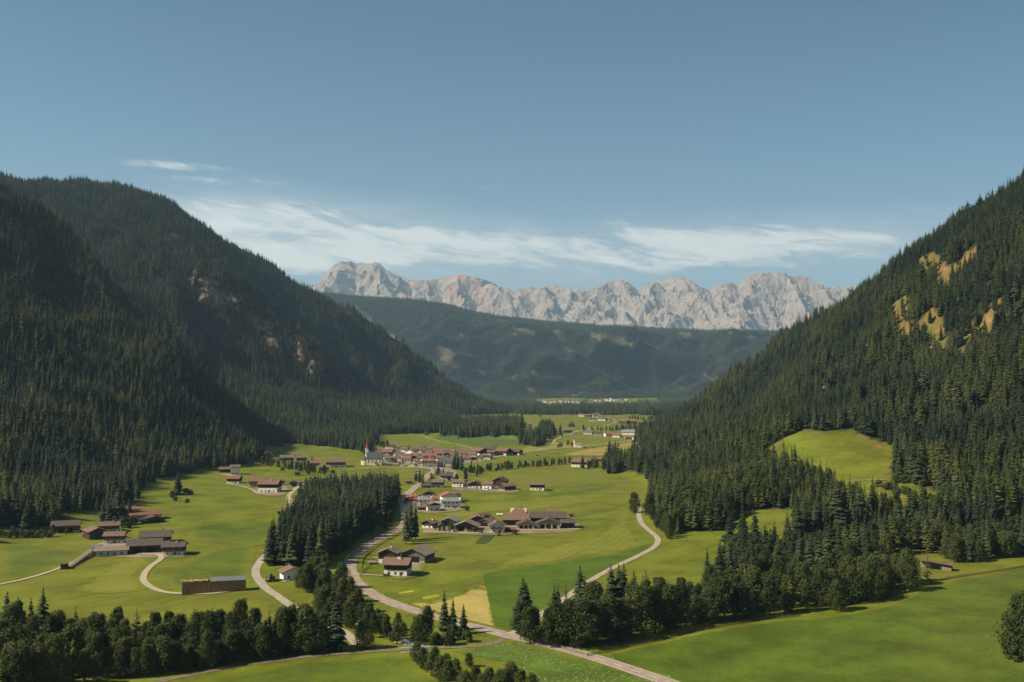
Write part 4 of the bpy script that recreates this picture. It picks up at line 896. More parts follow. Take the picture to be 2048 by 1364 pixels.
# --- far side of the valley
H(1165, 934, 36, 'e', 'big farmhouse with brown roof at the far end of the hedge row', roof='brown_tiles', upper='dark_timber', hpx=10, ratio=.9, yaw=-18, win=1)
H(1203, 926, 15, 'e', 'rose house half hidden by trees below the eastern wood', roof='brown_tiles', lower='rose_plaster', upper=None, hpx=8)
for x, y, w, rf, lo, lb in [
    (1163, 833, 11, 'brown_tiles', 'white_plaster', 'leftmost white farmhouse of the far hamlet on the slope'), (1178, 834, 11, 'red_brown_tiles', 'brown_timber', 'red brown barn second from the left in the far hamlet'),
    (1193, 834, 14, 'brown_tiles', 'cream_plaster', 'tall brown roofed house in the middle of the far hamlet'), (1201, 836, 10, 'brown_tiles', 'white_plaster', 'white house right of the tall brown roof in the far hamlet'),
    (1184, 842, 12, 'dark_tiles', 'white_plaster', 'dark roofed house with white front lowest left in the far hamlet'), (1204, 842, 15, 'brown_tiles', 'white_plaster', 'long brown farmhouse lowest in the far hamlet'),
    (1215, 842, 9, 'grey_tiles', 'white_plaster', 'small grey roofed house at the lane fork of the far hamlet'), (1231, 839, 9, 'grey_tiles', 'cream_plaster', 'grey house right above the lane fork'),
    (1248, 848, 18, 'red_brown_tiles', 'brown_timber', 'red brown barn right of the lane fork'), (1266, 848, 16, 'brown_tiles', 'dark_timber', 'dark farmhouse beside the red brown barn at the fork'),
    (1282, 849, 10, 'brown_tiles', 'dark_timber', 'small dark barn at the end of the far hamlet'),
    (1178, 869, 18, 'grey_tiles', 'grey_plaster', 'grey workshop beside the far lane'), (1196, 871, 16, 'dark_tiles', 'grey_plaster', 'dark roofed house between the workshop and the red roofs'),
    (1218, 873, 18, 'red_tiles', 'white_plaster', 'white inn with red roof near the far road bend'), (1234, 875, 15, 'red_brown_tiles', 'white_plaster', 'white house with red brown roof near the far road bend'),
    (1258, 870, 28, 'metal_sheet', 'white_plaster', 'long white hall with flat pale roof near the far road bend'), (1255, 878, 12, 'orange_tiles', 'rose_plaster', 'small orange roofed house in front of the long white hall'),
    (1270, 879, 10, 'brown_tiles', 'white_plaster', 'white cube house at the far road bend'), (1279, 877, 8, 'dark_tiles', 'white_plaster', 'last dark roofed house at the far road bend'),
    (1136, 866, 16, 'brown_tiles', 'dark_timber', 'dark barn between the conifers beside the far lane'), (1118, 862, 8, 'grey_tiles', 'grey_plaster', 'grey roof behind the conifer beside the far lane'),
    (1056, 852, 10, 'red_tiles', 'white_plaster', 'red roofed house among the trees left of the far lane'), (1072, 857, 11, 'orange_tiles', 'white_plaster', 'orange roofed house among the trees left of the far lane'),
    (1105, 829, 10, 'red_brown_tiles', 'cream_plaster', 'lonely farm on the far green slope')]:
    H(x, y, w, 'e', lb, roof=rf, lower=lo, upper=None, yaw=random.uniform(-25, 25), win=1, hpx=min(5.6, max(3.2, w * .36)), ratio=.8)
rv = random.Random(8)
nfill = 0
for q in range(500):                                     # the packed core of the village
    x = rv.uniform(770, 950); y = rv.uniform(899, 929)
    if nfill >= 30: break
    if not (899 + max(0, (x - 870) * .09) < y < 930 - abs(x - 850) * .09): continue
    gg = G(x, y); w = rv.uniform(10.5, 16); rad = w * gg[1] / FPX * .5
    if min(math.hypot(f[0] - gg[0], f[1] - gg[1] - rad) - f[2] * .95 for f in FOOT) < rad * 1.0: continue
    nfill += 1
    H(x, y, w, rv.choice('ge'), 'small white walled house with a brown roof in the crowded core of the village', roof=rv.choice(['brown_tiles', 'brown_tiles', 'grey_tiles']), lower='white_plaster', upper=None, win=1, chim=1, ratio=.9,
      hpx=rv.uniform(6, 8), group='houses in the crowded core of the village', yaw=rv.uniform(-35, 10))
rv = random.Random(3); k = 0
for x in np.linspace(1062, 1256, 64):
    y = 799 + 6.0 * math.sin((x - 1062) / 60) ** 2 + rv.uniform(-1.5, 2.5) + (3 if x < 1110 else 0)
    H(x + rv.uniform(-2, 2), y, rv.uniform(3.6, 7.2), rv.choice('ge'), 'tiny pale house of the far village under the wooded ridge', roof=rv.choice(['brown_tiles', 'red_brown_tiles', 'grey_tiles', 'grey_tiles']),
      lower=rv.choice(['white_plaster', 'white_plaster', 'cream_plaster']), upper=None, win=0, chim=0, ratio=.9, hpx=rv.uniform(2.0, 3.0), group='houses of the far village', yaw=rv.uniform(-30, 30))
# ------------------------------------------------------------------ church and chapel
def church():
    g = G(748, 931); k = g[1] / FPX; az = math.atan2(g[0], g[1])
    t = empty('church', (g[0], g[1] + 8, gz(g[0], g[1])), -az + R(90 - 8), 'cream village church with slate nave roof and slender red spire', 'church')
    w, d = 12.0, 18.5; hw, hd = w / 2, d / 2                 # ridge runs along local y = across the view
    MB().gable(-hw, hw, -hd, hd, -2, 9.0, 15.6).obj('nave', 'cream_plaster', t)
    MB().roof(-hw - .05, hw + .05, -hd - .05, hd + .05, 9.02, 15.62, .5, .4, .25).obj('nave_roof', 'slate', t)
    mb = MB(); mb.lathe([(4.6, -2), (4.6, 6.2)], 8, 0, 0, hd + 3.2); mb.obj('apse', 'cream_plaster', t)
    MB().lathe([(5.1, 6.21), (.1, 11.2)], 8, 0, 0, hd + 3.2).obj('apse_roof', 'slate', t)
    for y in (-7, -2.5, 2.5, 7):
        mb = MB(); mb.box(-hw - .05, -hw + .1, y - .6, y + .6, 3.2, 6.8, 0); mb.box(-hw - .09, -hw + .1, y - .8, y - .602, 3, 7, 1); mb.box(-hw - .09, -hw + .1, y + .602, y + .8, 3, 7, 1); mb.obj('window', ['glass', 'white_plaster'], t)
    mb = MB(); mb.box(-hw - 2.4, -hw - .01, -3.2, -.4, -1, 3.2); mb.obj('porch', 'cream_plaster', t)
    MB().roof(-hw - 2.6, -hw - .12, -3.4, -.2, 3.25, 4.4, .3, .2, .15).obj('porch_roof', 'slate', t)
    tx, ty = 5.0, hd + 1.2
    MB().box(tx - 2.1, tx + 2.1, ty - 2.1, ty + 2.1, -2, 17).obj('tower', 'white_plaster', t)
    for sx_, sy_ in ((1, 0), (-1, 0), (0, 1), (0, -1)):
        mb = MB(); mb.box(tx + sx_ * 2.1 - (.12 if sx_ else .6), tx + sx_ * 2.1 + (.12 if sx_ else .6), ty + sy_ * 2.1 - (.12 if sy_ else .6), ty + sy_ * 2.1 + (.12 if sy_ else .6), 12.2, 15.4); mb.obj('belfry_opening', 'dark_opening', t)
    mb = MB(); v = []
    for sx_, sy_ in ((1, 0), (-1, 0), (0, 1), (0, -1)):       # gablets under the spire
        if sx_: mb.add([(tx + sx_ * 2.2, ty - 2.2, 17), (tx + sx_ * 2.2, ty + 2.2, 17), (tx + sx_ * 2.2, ty, 20.6), (tx, ty, 20.6)], [(0, 1, 2), (1, 3, 2), (0, 2, 3)])
        else: mb.add([(tx - 2.2, ty + sy_ * 2.2, 17), (tx + 2.2, ty + sy_ * 2.2, 17), (tx, ty + sy_ * 2.2, 20.6), (tx, ty, 20.6)], [(0, 1, 2), (1, 3, 2), (0, 2, 3)])
    mb.obj('gablets', 'cream_plaster', t)
    sp_ = MB().lathe([(2.3, 17.3), (1.5, 21.5), (.75, 26), (.07, 31.5)], 8, 0, tx, ty).obj('spire', 'copper_red', t)
    mb = MB(); mb.lathe([(.05, 31.4), (.32, 31.7), (.32, 32.0), (.05, 32.3)], 8, 0, tx, ty); mb.box(tx - .06, tx + .06, ty - .06, ty + .06, 32.2, 33.9); mb.box(tx - .06, tx + .06, ty - .5, ty + .5, 33.1, 33.25); mb.obj('cross', 'gold', sp_)
    FOOT.append((g[0], g[1] + 8, 20))
church()
def chapel():
    g = G(1157, 895); t = empty('chapel', (g[0], g[1], gz(g[0], g[1])), R(80), 'small cream chapel with a round turret alone in the far meadow', 'chapel'); t.scale = (.66, .66, .62)
    MB().gable(-5, 5, -8, 8, -1, 9, 12).obj('nave', 'cream_plaster', t)
    MB().roof(-5.05, 5.05, -8.05, 8.05, 9.02, 12.02, .5, .4, .25).obj('roof', 'shingles', t)
    MB().box(-2.2, 2.2, 8.1, 12.4, -1, 20).obj('tower', 'cream_plaster', t)
    MB().lathe([(2.5, 20), (2.6, 21.5), (1.3, 23.5), (1.4, 24.6), (.1, 27.5)], 10, 0, 0, 10.2).obj('turret_cap', 'shingles', t)
    for y in (-5, -1, 3): MB().box(-5.06, -4.9, y - .6, y + .6, 3.5, 6.8).obj('window', 'glass', t)
    FOOT.append((g[0], g[1], 12))
chapel()
g = G(1187, 836); t = empty('chapel', (g[0], g[1], gz(g[0], g[1])), .3, 'tiny pale church tower of the far hamlet', 'chapel'); t.scale = (.7, .7, .5)
MB().box(-3, 3, -3, 3, -1, 17).obj('tower', 'cream_plaster', t); MB().lathe([(3.6, 17), (2, 20), (.1, 28)], 8).obj('spire', 'slate', t)

# ------------------------------------------------------------------ trees: meshes
def leafmat(name, c0, c1, c2, tr=.0):
    def b(t):
        oi = t.new('ShaderNodeObjectInfo'); n = t.noise(t.obj(), .55, 3, .6); big = t.noise(oi.outputs['Location'], .011, 3, .6); f = t.math('ADD', t.math('ADD', t.math('MULTIPLY', oi.outputs['Random'], .55), t.math('MULTIPLY', t.math('SUBTRACT', big, .5), 2.0)), t.math('ADD', t.math('MULTIPLY', t.math('SUBTRACT', n, .5), .8), .08))
        return t.ramp(f, [(.0, c0), (.4, c1), (.85, c2)])
    M[name] = material(name, b, .75, .15)
    if tr:
        nt = M[name].node_tree; p = nt.nodes['Principled BSDF']; tb = nt.nodes.new('ShaderNodeBsdfTranslucent'); mx_ = nt.nodes.new('ShaderNodeMixShader'); mx_.inputs[0].default_value = tr
        src = p.inputs['Base Color'].links[0].from_socket; nt.links.new(src, tb.inputs[0]); nt.links.new(p.outputs[0], mx_.inputs[1]); nt.links.new(tb.outputs[0], mx_.inputs[2]); nt.links.new(mx_.outputs[0], nt.nodes['Material Output'].inputs[0])
leafmat('spruce_needles', (.015, .026, .014), (.030, .046, .019), (.076, .086, .029), .08)
leafmat('larch_needles', (.060, .074, .018), (.080, .094, .022), (.105, .112, .028), .15)
leafmat('far_needles', (.024, .040, .022), (.038, .056, .026), (.068, .078, .034))
leafmat('alder_leaves', (.034, .050, .014), (.058, .076, .020), (.100, .110, .030), .25)
leafmat('dead_needles', (.10, .050, .025), (.13, .07, .035), (.16, .09, .045))
M['bark'] = material('bark', lambda t: t.ramp(t.noise(t.obj(), 1.5, 4), [(.3, (.05, .036, .026)), (.7, (.12, .085, .062))]), .95, .1)
M['pale_bark'] = material('pale_bark', lambda t: t.ramp(t.noise(t.obj(), 2.5, 4), [(.35, (.11, .10, .085)), (.65, (.28, .26, .23))]), .95, .1)

def conifer(seed, H=22.0, nw=22, nb=8, Rm=.17, base=.08, loose=0.0, drop=.42):
    r = random.Random(seed); V = []; F = []
    for i in range(nw):
        tt = (i + r.uniform(-.3, .3)) / nw; z = H * (base + (1 - base) * (tt ** .9)) if tt > 0 else H * base
        rel = 1 - (z / H - base) / (1 - base); rad = H * Rm * (rel ** .72) * r.uniform(.82, 1.1)
        if rel > .85: rad *= .75 + .25 * (1 - rel) / .15
        n = max(4, int(nb * (.55 + .45 * rel))); a0 = r.uniform(0, 6.28)
        for k in range(n):
            if loose and r.random() < loose: continue
            a = a0 + 6.283 * k / n + r.uniform(-.4, .4); L_ = rad * r.uniform(.5, 1.2); dr = drop * r.uniform(.7, 1.3)
            ca, sa = math.cos(a), math.sin(a); w = L_ * r.uniform(.34, .5) + .15
            b = len(V); zz = z + r.uniform(-.55, .55)
            V += [(0, 0, zz + .12 * L_), (ca * L_ * .55 - sa * w, sa * L_ * .55 + ca * w, zz - dr * L_ * .75), (ca * L_ * .6, sa * L_ * .6, zz - dr * L_ * .18),
                  (ca * L_ * .55 + sa * w, sa * L_ * .55 - ca * w, zz - dr * L_ * .75), (ca * L_, sa * L_, zz - dr * L_ * .8)]
            F += [(b, b + 2, b + 1), (b, b + 3, b + 2), (b + 1, b + 2, b + 4), (b + 2, b + 3, b + 4)]
    b = len(V); V += [(0, 0, H * 1.01)] + [(.28 * math.cos(q), .28 * math.sin(q), H * .94) for q in (0, 2.1, 4.2)]; F += [(b, b + 1, b + 2), (b, b + 2, b + 3), (b, b + 3, b + 1)]
    return V, F
def stem(H, r0, n=6, lean=0.0, seed=0):
    r = random.Random(seed); mb = MB(); k = 5
    mb.tube([(lean * H * (i / k) ** 2 * r.uniform(.8, 1.2), 0, H * i / k - (.8 if i == 0 else 0)) for i in range(k + 1)], [r0 * (1 - .93 * i / k) for i in range(k + 1)], n); return mb.v, mb.f
def broadleaf(seed, H=14.0, W=8.0, nlobe=16, per=150, leaf=.62, low=.08):
    r = random.Random(seed); V = []; F = []; lobes = []
    for i in range(nlobe):
        h = low + (1 - low) * ((i + .5) / nlobe) ** .85; env = min(1.0, (h + .10) * 2.6) * (1 - h) ** .6 + .10
        a = i * 2.4 + r.uniform(-.5, .5); d = W * .5 * env * r.uniform(.3, .85); rr = W * r.uniform(.11, .25) * (1.12 - .35 * h)
        lobes.append((d * math.cos(a), d * math.sin(a), max(rr * .8, min(H * h, H - rr * .9)), rr))
    for (x, y, z, rr) in lobes:
        for k in range(per):
            u = r.uniform(-1, 1); a = r.uniform(0, 6.283); s = math.sqrt(1 - u * u); q = rr * (r.random() ** .33) * r.uniform(.8, 1.3)
            n = Vector((s * math.cos(a), s * math.sin(a), u)); p = Vector((x, y, z)) + Vector((n.x * q, n.y * q, n.z * q * 1.15))
            n = (n + Vector((r.uniform(-1, 1), r.uniform(-1, 1), r.uniform(-.6, 1))) * .75).normalized(); t1 = n.orthogonal().normalized(); t1.rotate(Matrix.Rotation(r.uniform(0, 6.28), 3, n)); t2 = n.cross(t1)
            l = leaf * r.uniform(.6, 1.3); b = len(V)
            V += [tuple(p - t1 * l * .5), tuple(p + t2 * l * .38), tuple(p + t1 * l * .6), tuple(p - t2 * l * .38)]; F.append((b, b + 1, b + 2, b + 3))
    mb = MB(); mb.tube([(0, 0, -.8), (.1, .05, H * .3), (-.1, .1, H * .62), (0, 0, H * .86)], [.24 * W / 8, .19 * W / 8, .11 * W / 8, .03], 6)
    for (x, y, z, rr) in lobes[::2]:
        z0 = max(H * .12, z - H * .22); mb.tube([(0, 0, z0), (x * .5, y * .5, (z0 + z) / 2 + .2), (x, y, z)], [.09, .06, .02], 4)
    return (V, F), (mb.v, mb.f)
KIND = {}
def mk(name, V, F, mat, smooth=False):
    me = bpy.data.meshes.new(name); me.from_pydata(V, [], F); me.materials.append(M[mat]); me.update(); return me
def reg(kind, i, H_, crown, trunk): KIND.setdefault(kind, []).append((crown, trunk, H_))
for i in range(6):
    V_, F_ = conifer(100 + i, 22, 32, 10, (.19, .21, .17, .22, .185, .20)[i], (.07, .1, .06, .16, .08, .12)[i]); reg('spruce_tree', i, 22, mk('crown', V_, F_, 'spruce_needles'), mk('trunk', *stem(20.5, .30), 'bark'))
for i in range(3):
    V_, F_ = conifer(200 + i, 22, 19, 7, (.21, .235, .20)[i], (.12, .18, .09)[i], .06, .25); reg('larch_tree', i, 22, mk('crown', V_, F_, 'larch_needles'), mk('trunk', *stem(20.5, .28), 'bark'))
for i in range(2):
    V_, F_ = conifer(260 + i, 24, 12, 6, .15, (.50, .42)[i], .35, .1); reg('pine_tree', i, 24, mk('crown', V_, F_, 'spruce_needles'), mk('trunk', *stem(23, .32, 6, .03, i), 'bark'))
for i in range(6):
    (c, tr_) = broadleaf(300 + i, 14.0, (9.6, 10.4, 8.4, 11.6, 10.0, 9.0)[i], (26, 30, 24, 32, 25, 28)[i], 150, .55, (.06, .10, .22, .08, .30, .16)[i]); reg('alder_tree', i, 14, mk('crown', *c, 'alder_leaves'), mk('trunk', *tr_, 'bark'))
for i in range(3):
    (c, tr_) = broadleaf(340 + i, 4, 5.0, 8, 120, .5, .1); reg('shrub', i, 4, mk('foliage', *c, 'alder_leaves'), mk('stem', *tr_, 'bark'))

CAND = []      # (kind, x, y, h, w, cluster)
FA = np.array(FOOT)
MAINP = np.concatenate([MAIN])
ALLROADS = [o for o in COL.objects if o.name.split('.')[0] in ('road', 'path')]
RD = np.concatenate([np.array([v.co[:2] for v in o.data.vertices]) for o in ALLROADS])
from mathutils import kdtree
_kd = kdtree.KDTree(len(RD))
for i, p in enumerate(RD): _kd.insert((p[0], p[1], 0), i)
_kd.balance()
def free(x, y, gap=1.6):
    if len(FA) and np.any((FA[:, 0] - x) ** 2 + (FA[:, 1] - y) ** 2 < FA[:, 2] ** 2): return False
    return _kd.find((x, y, 0))[2] > gap
CL = {}        # cluster name -> (label by kind, group by kind)
def put(kind, px, py, hpx, cluster, w=1.0, check=False):
    g = G(px, py); CAND.append([kind, g[0], g[1], hpx * g[1] / FPX, w, cluster, True])
def scatter(poly, spacing, mixk, cluster, seed=0, hr=(.85, 1.2), xy=False, gap=1.8, force=False):
    P = poly if xy else GP(poly); a = np.array(P); r = np.random.default_rng(1000 + seed)
    x0, y0 = a.min(0); x1, y1 = a.max(0); nx = int((x1 - x0) / spacing) + 1; ny = int((y1 - y0) / spacing) + 1
    gx, gy = np.meshgrid(np.arange(nx), np.arange(ny)); gx = x0 + (gx + .5 * (gy % 2) + r.uniform(-.38, .38, gx.shape)) * spacing; gy = y0 + (gy + r.uniform(-.38, .38, gy.shape)) * spacing
    gx = gx.ravel(); gy = gy.ravel(); m = inpoly(gx, gy, P); kinds = list(mixk); pr = np.array([mixk[k][0] for k in kinds]); pr = pr / pr.sum()
    for x, y in zip(gx[m], gy[m]):
        if not free(x, y, gap): continue
        k = kinds[r.choice(len(kinds), p=pr)]; h = mixk[k][1] * r.uniform(*hr)
        CAND.append([k, x, y, h, r.uniform(.9, 1.15), cluster, force])
def alongpx(px, n, mixk, cluster, jit=3.0, seed=0, hr=(.8, 1.2)):
    p = resample(catmull(GP(px)), 1.0); r = np.random.default_rng(2000 + seed); kinds = list(mixk); pr = np.array([mixk[k][0] for k in kinds]); pr = pr / pr.sum()
    for i in range(n):
        q = p[int((i + r.uniform(.1, .9)) / n * (len(p) - 1))] + r.normal(0, jit, 2) * .5
        if not free(q[0], q[1], 1.2): continue
        k = kinds[r.choice(len(kinds), p=pr)]; CAND.append([k, q[0], q[1], mixk[k][1] * r.uniform(*hr), r.uniform(.85, 1.2), cluster, False])
# spruce stand inside the road bend
scatter([(531, 1133), (562, 1132), (596, 1134), (624, 1138), (652, 1126), (674, 1104), (710, 1080), (748, 1056), (776, 1034), (790, 1010), (796, 992), (765, 990), (700, 992), (655, 994), (622, 1004), (600, 1022), (578, 1062), (545, 1102)], 5.0, {'spruce_tree': (1, 21)}, 'stand', 1, (.85, 1.25))
alongpx([(604, 1150), (626, 1160), (646, 1138), (668, 1116), (704, 1090), (736, 1070), (770, 1046), (788, 1020)], 34, {'alder_tree': (1, 9), 'shrub': (.3, 4)}, 'stand_edge', 7, 2)
# alder wood in the foreground
scatter([(-60, 1272), (120, 1284), (300, 1292), (430, 1292), (560, 1290), (618, 1290), (632, 1303), (560, 1310), (480, 1319), (400, 1331), (330, 1346), (262, 1336), (236, 1352), (180, 1372), (60, 1400), (-60, 1420)], 7.0, {'alder_tree': (1, 14.0), 'larch_tree': (.07, 15), 'spruce_tree': (.05, 16)}, 'alder_wood', 3, (.62, 1.28), gap=3.0)
for x, y, h in ((12, 1296, 112), (34, 1292, 98), (84, 1300, 124), (60, 1288, 92), (150, 1290, 78), (538, 1296, 74), (560, 1296, 78), (585, 1298, 70)): put('spruce_tree', x, y, h, 'alder_wood', 1.1)
alongpx([(240, 1352), (320, 1344), (400, 1333), (480, 1322), (560, 1311), (620, 1306)], 34, {'alder_tree': (1, 11)}, 'alder_wood', 3, 30)
put('spruce_tree', 672, 1302, 110, 'bridge_spruce', 1.35); put('spruce_tree', 588, 1302, 92, 'alder_wood', 1.2); put('alder_tree', 612, 1305, 88, 'alder_wood', 1.2); put('alder_tree', 640, 1303, 76, 'alder_wood', 1.1); put('spruce_tree', 612, 1300, 92, 'alder_wood', 1.1)
put('alder_tree', 726, 1297, 58, 'lone_alder', 1.0)
# trees along the stream
alongpx([(626, 1156), (644, 1184), (660, 1212), (688, 1234)], 26, {'alder_tree': (1, 11.0), 'shrub': (.2, 4)}, 'stream', 12, 4)
alongpx([(690, 1234), (718, 1252), (752, 1268), (784, 1279), (822, 1286), (852, 1289)], 28, {'alder_tree': (1, 8.6), 'shrub': (.3, 4)}, 'stream', 8, 31)
alongpx([(642, 1170), (664, 1198), (694, 1226), (735, 1252), (780, 1272)], 22, {'alder_tree': (1, 8.2)}, 'stream', 9, 5)
put('alder_tree', 855, 1284, 70, 'stream', 1.0); put('alder_tree', 842, 1288, 58, 'stream', 1.1); put('shrub', 900, 1290, 28, 'stream', 1.3); put('shrub', 872, 1290, 24, 'stream', 1.2); put('shrub', 935, 1284, 24, 'junction', 1.1)
put('spruce_tree', 888, 1262, 80, 'junction', 1.2); put('spruce_tree', 906, 1262, 66, 'junction', 1.1); put('spruce_tree', 927, 1268, 60, 'junction', 1.2); put('shrub', 905, 1272, 24, 'junction', 1.2)
for x, y, h in ((812, 1088, 84), (822, 1083, 82), (831, 1079, 76), (818, 1080, 78)): put('spruce_tree', x, y, h, 'trio', .72)
# bottom centre
for x, y, h, w in ((834, 1322, 38, 1.1), (846, 1338, 42, 1.2), (862, 1352, 46, 1.2), (880, 1362, 50, 1.1), (898, 1372, 52, 1.2), (870, 1330, 36, 1.1), (892, 1348, 40, 1.2), (912, 1362, 44, 1.1), (938, 1334, 28, 1.4), (950, 1378, 46, 1.3), (978, 1380, 44, 1.3), (1000, 1384, 44, 1.3), (1022, 1378, 52, 1.4), (1044, 1386, 46, 1.3), (1064, 1392, 44, 1.2), (930, 1388, 46, 1.2), (962, 1396, 48, 1.2), (1012, 1398, 56, 1.2)): put('alder_tree', x, y, h, 'bottom', w)
# tree belt right of the junction
for x, y, h, w in ((1046, 1268, 112, 1.35), (1052, 1272, 106, 1.2), (1116, 1256, 84, 1.1), (1132, 1250, 80, 1.0), (1160, 1240, 108, 1.25), (1170, 1242, 92, 1.1), (1188, 1232, 66, 1.1), (1222, 1226, 98, 1.25), (1238, 1226, 98, 1.25), (1248, 1222, 96, 1.2), (1268, 1236, 96, 1.3), (1292, 1232, 92, 1.2), (1286, 1240, 90, 1.1)): put('spruce_tree', x, y, h, 'belt', w)
for x, y, h, w in ((1042, 1278, 70, 1.1), (1060, 1288, 74, 1.2), (1070, 1284, 64, 1.1), (1096, 1292, 74, 1.1), (1112, 1290, 84, 1.1), (1140, 1290, 88, 1.05), (1166, 1292, 92, 1.15), (1190, 1286, 84, 1.1), (1216, 1282, 92, 1.1), (1246, 1280, 80, 1.1), (1284, 1270, 98, 1.15), (1310, 1266, 92, 1.15), (1340, 1258, 86, 1.1)): put('alder_tree', x, y, h, 'belt', w)
scatter([(1064, 1278), (1120, 1284), (1200, 1278), (1290, 1264), (1380, 1250), (1460, 1244), (1540, 1236), (1600, 1226), (1640, 1228), (1720, 1212), (1790, 1196), (1848, 1176), (1860, 1160), (1800, 1152), (1700, 1160), (1560, 1178), (1460, 1196), (1360, 1206), (1250, 1240), (1110, 1262)], 7.6, {'alder_tree': (1, 15.0), 'spruce_tree': (.06, 20), 'larch_tree': (.06, 17)}, 'belt', 6, (.6, 1.25))
scatter([(1400, 1190), (1440, 1150), (1470, 1120), (1560, 1108), (1660, 1112), (1690, 1150), (1560, 1176), (1460, 1192)], 6.6, {'alder_tree': (1, 13), 'spruce_tree': (.8, 21)}, 'belt_back', 7, (.8, 1.2))
scatter([(1690, 1140), (1660, 1100), (1700, 1070), (1790, 1080), (1880, 1085), (1890, 1104), (1800, 1112), (1740, 1128)], 7.2, {'alder_tree': (.8, 12.5), 'spruce_tree': (.7, 22), 'larch_tree': (.3, 20)}, 'belt_back', 8, (.8, 1.2))
scatter([(1880, 1128), (1960, 1124), (2060, 1112), (2080, 1076), (1960, 1082), (1890, 1096)], 7.0, {'alder_tree': (1, 14), 'spruce_tree': (.45, 21)}, 'belt_back', 9, (.8, 1.2))
for x, y, h, w in ((1460, 1112, 88, 1.2), (1486, 1106, 90, 1.25), (1510, 1108, 88, 1.1), (1536, 1100, 38, 1.1), (1622, 1180, 108, 1.25), (1640, 1174, 100, 1.2), (1655, 1168, 104, 1.1), (1598, 1104, 100, 1.3), (1612, 1098, 104, 1.3), (1676, 1090, 130, 1.25), (1690, 1086, 124, 1.3), (1722, 1062, 100, 1.05), (1746, 1056, 98, 1.05), (1798, 1078, 84, 1.1), (1640, 1090, 90, 1.2)): put('spruce_tree', x, y, h, 'hill_foot', w)
put('larch_tree', 1708, 1132, 100, 'hill_foot', .9); put('pine_tree', 1826, 1096, 106, 'hill_foot', 1.0); put('pine_tree', 1878, 1024, 68, 'clearing_pine', 1.3); put('pine_tree', 1998, 1106, 70, 'hill_foot', 1.0); put('pine_tree', 1576, 1142, 64, 'hill_foot', .8)
put('alder_tree', 2046, 1316, 126, 'edge_bush', .95); put('alder_tree', 2066, 1322, 120, 'edge_bush', 1.1); put('alder_tree', 2030, 1318, 82, 'edge_bush', .9); put('alder_tree', 2024, 1310, 60, 'edge_bush', .9); put('shrub', 2034, 1322, 34, 'edge_bush', 1.1)
put('alder_tree', 1268, 1027, 42, 'lane_tree', 1.15)
# mixed wood on the eastern slope
scatter([(1300, 1008), (1318, 1044), (1338, 1080), (1366, 1064), (1436, 1062), (1470, 1030), (1530, 1016), (1600, 1012), (1690, 1004), (1650, 978), (1560, 938), (1500, 912), (1440, 900), (1380, 920), (1300, 975)], 6.4, {'larch_tree': (1, 19), 'alder_tree': (.9, 14), 'spruce_tree': (.35, 20)}, 'slope_mix', 10, (.8, 1.25), gap=5.0)
alongpx([(1302, 1018), (1320, 1052), (1338, 1080), (1366, 1062), (1438, 1060), (1476, 1024), (1534, 1018), (1600, 1012)], 30, {'alder_tree': (1, 13), 'larch_tree': (.5, 16)}, 'slope_mix', 5, 11)
alongpx([(1756, 973), (1800, 985), (1850, 1000), (1880, 1006)], 22, {'shrub': (1, 4.5)}, 'clearing_hedge', 3, 12)
alongpx([(1790, 966), (1830, 966), (1860, 960)], 9, {'shrub': (1, 5.5)}, 'clearing_hedge', 5, 13)
alongpx([(1520, 905), (1560, 880)], 5, {'shrub': (1, 6)}, 'clearing_hedge', 4, 14)
# western meadow trees
for x, y, h, w in ((356, 990, 48, 1.5), (218, 1052, 58, 1.1), (206, 1050, 50, 1.0), (236, 1050, 76, 1.3), (246, 1044, 60, 1.1), (228, 1046, 58, 1.1), (258, 1040, 46, 1.1)): put('spruce_tree', x, y, h, 'west_spruce', w)
for x, y, h in ((372, 990, 14), (382, 990, 10), (350, 1002, 8), (374, 1006, 9), (210, 1060, 18), (226, 1060, 20), (250, 1056, 22), (266, 1050, 16), (345, 996, 14)): put('shrub', x, y, h, 'west_shrubs', 1.2)
alongpx([(0, 1072), (40, 1074), (76, 1074), (110, 1072)], 18, {'alder_tree': (.5, 7), 'shrub': (1, 4)}, 'west_shrubs', 5, 15); put('alder_tree', 133, 1070, 16, 'west_shrubs', 1.1)
# rows and clumps further down the valley
alongpx([(935, 946), (962, 943), (1000, 940), (1050, 934), (1100, 930), (1146, 926)], 60, {'alder_tree': (1, 8.5), 'shrub': (.6, 4)}, 'hedge_row', 6, 16)
alongpx([(890, 950), (905, 962), (930, 958), (945, 948)], 16, {'alder_tree': (1, 8), 'shrub': (.6, 4)}, 'village_green', 10, 17)
for x, y, h in ((911, 937, 44), (916, 938, 38), (923, 941, 34), (908, 939, 30), (839, 966, 30), (846, 968, 26), (863, 972, 28), (868, 970, 22), (832, 962, 24), (1205, 928, 16), (1213, 930, 20)): put('spruce_tree', x, y, h, 'village_spruce', 1.2)
alongpx([(1172, 938), (1196, 934), (1216, 934), (1236, 940)], 22, {'alder_tree': (1, 11), 'spruce_tree': (.5, 16)}, 'village_green', 12, 18)
alongpx([(520, 928), (545, 932), (575, 936), (610, 944), (640, 950)], 34, {'alder_tree': (1, 9), 'spruce_tree': (.15, 15), 'shrub': (.4, 4)}, 'upper_row', 16, 19)
for x, y, h in ((518, 924, 22), (624, 924, 14), (577, 938, 18), (496, 925, 20), (505, 928, 16)): put('spruce_tree', x, y, h, 'upper_row', 1.1)
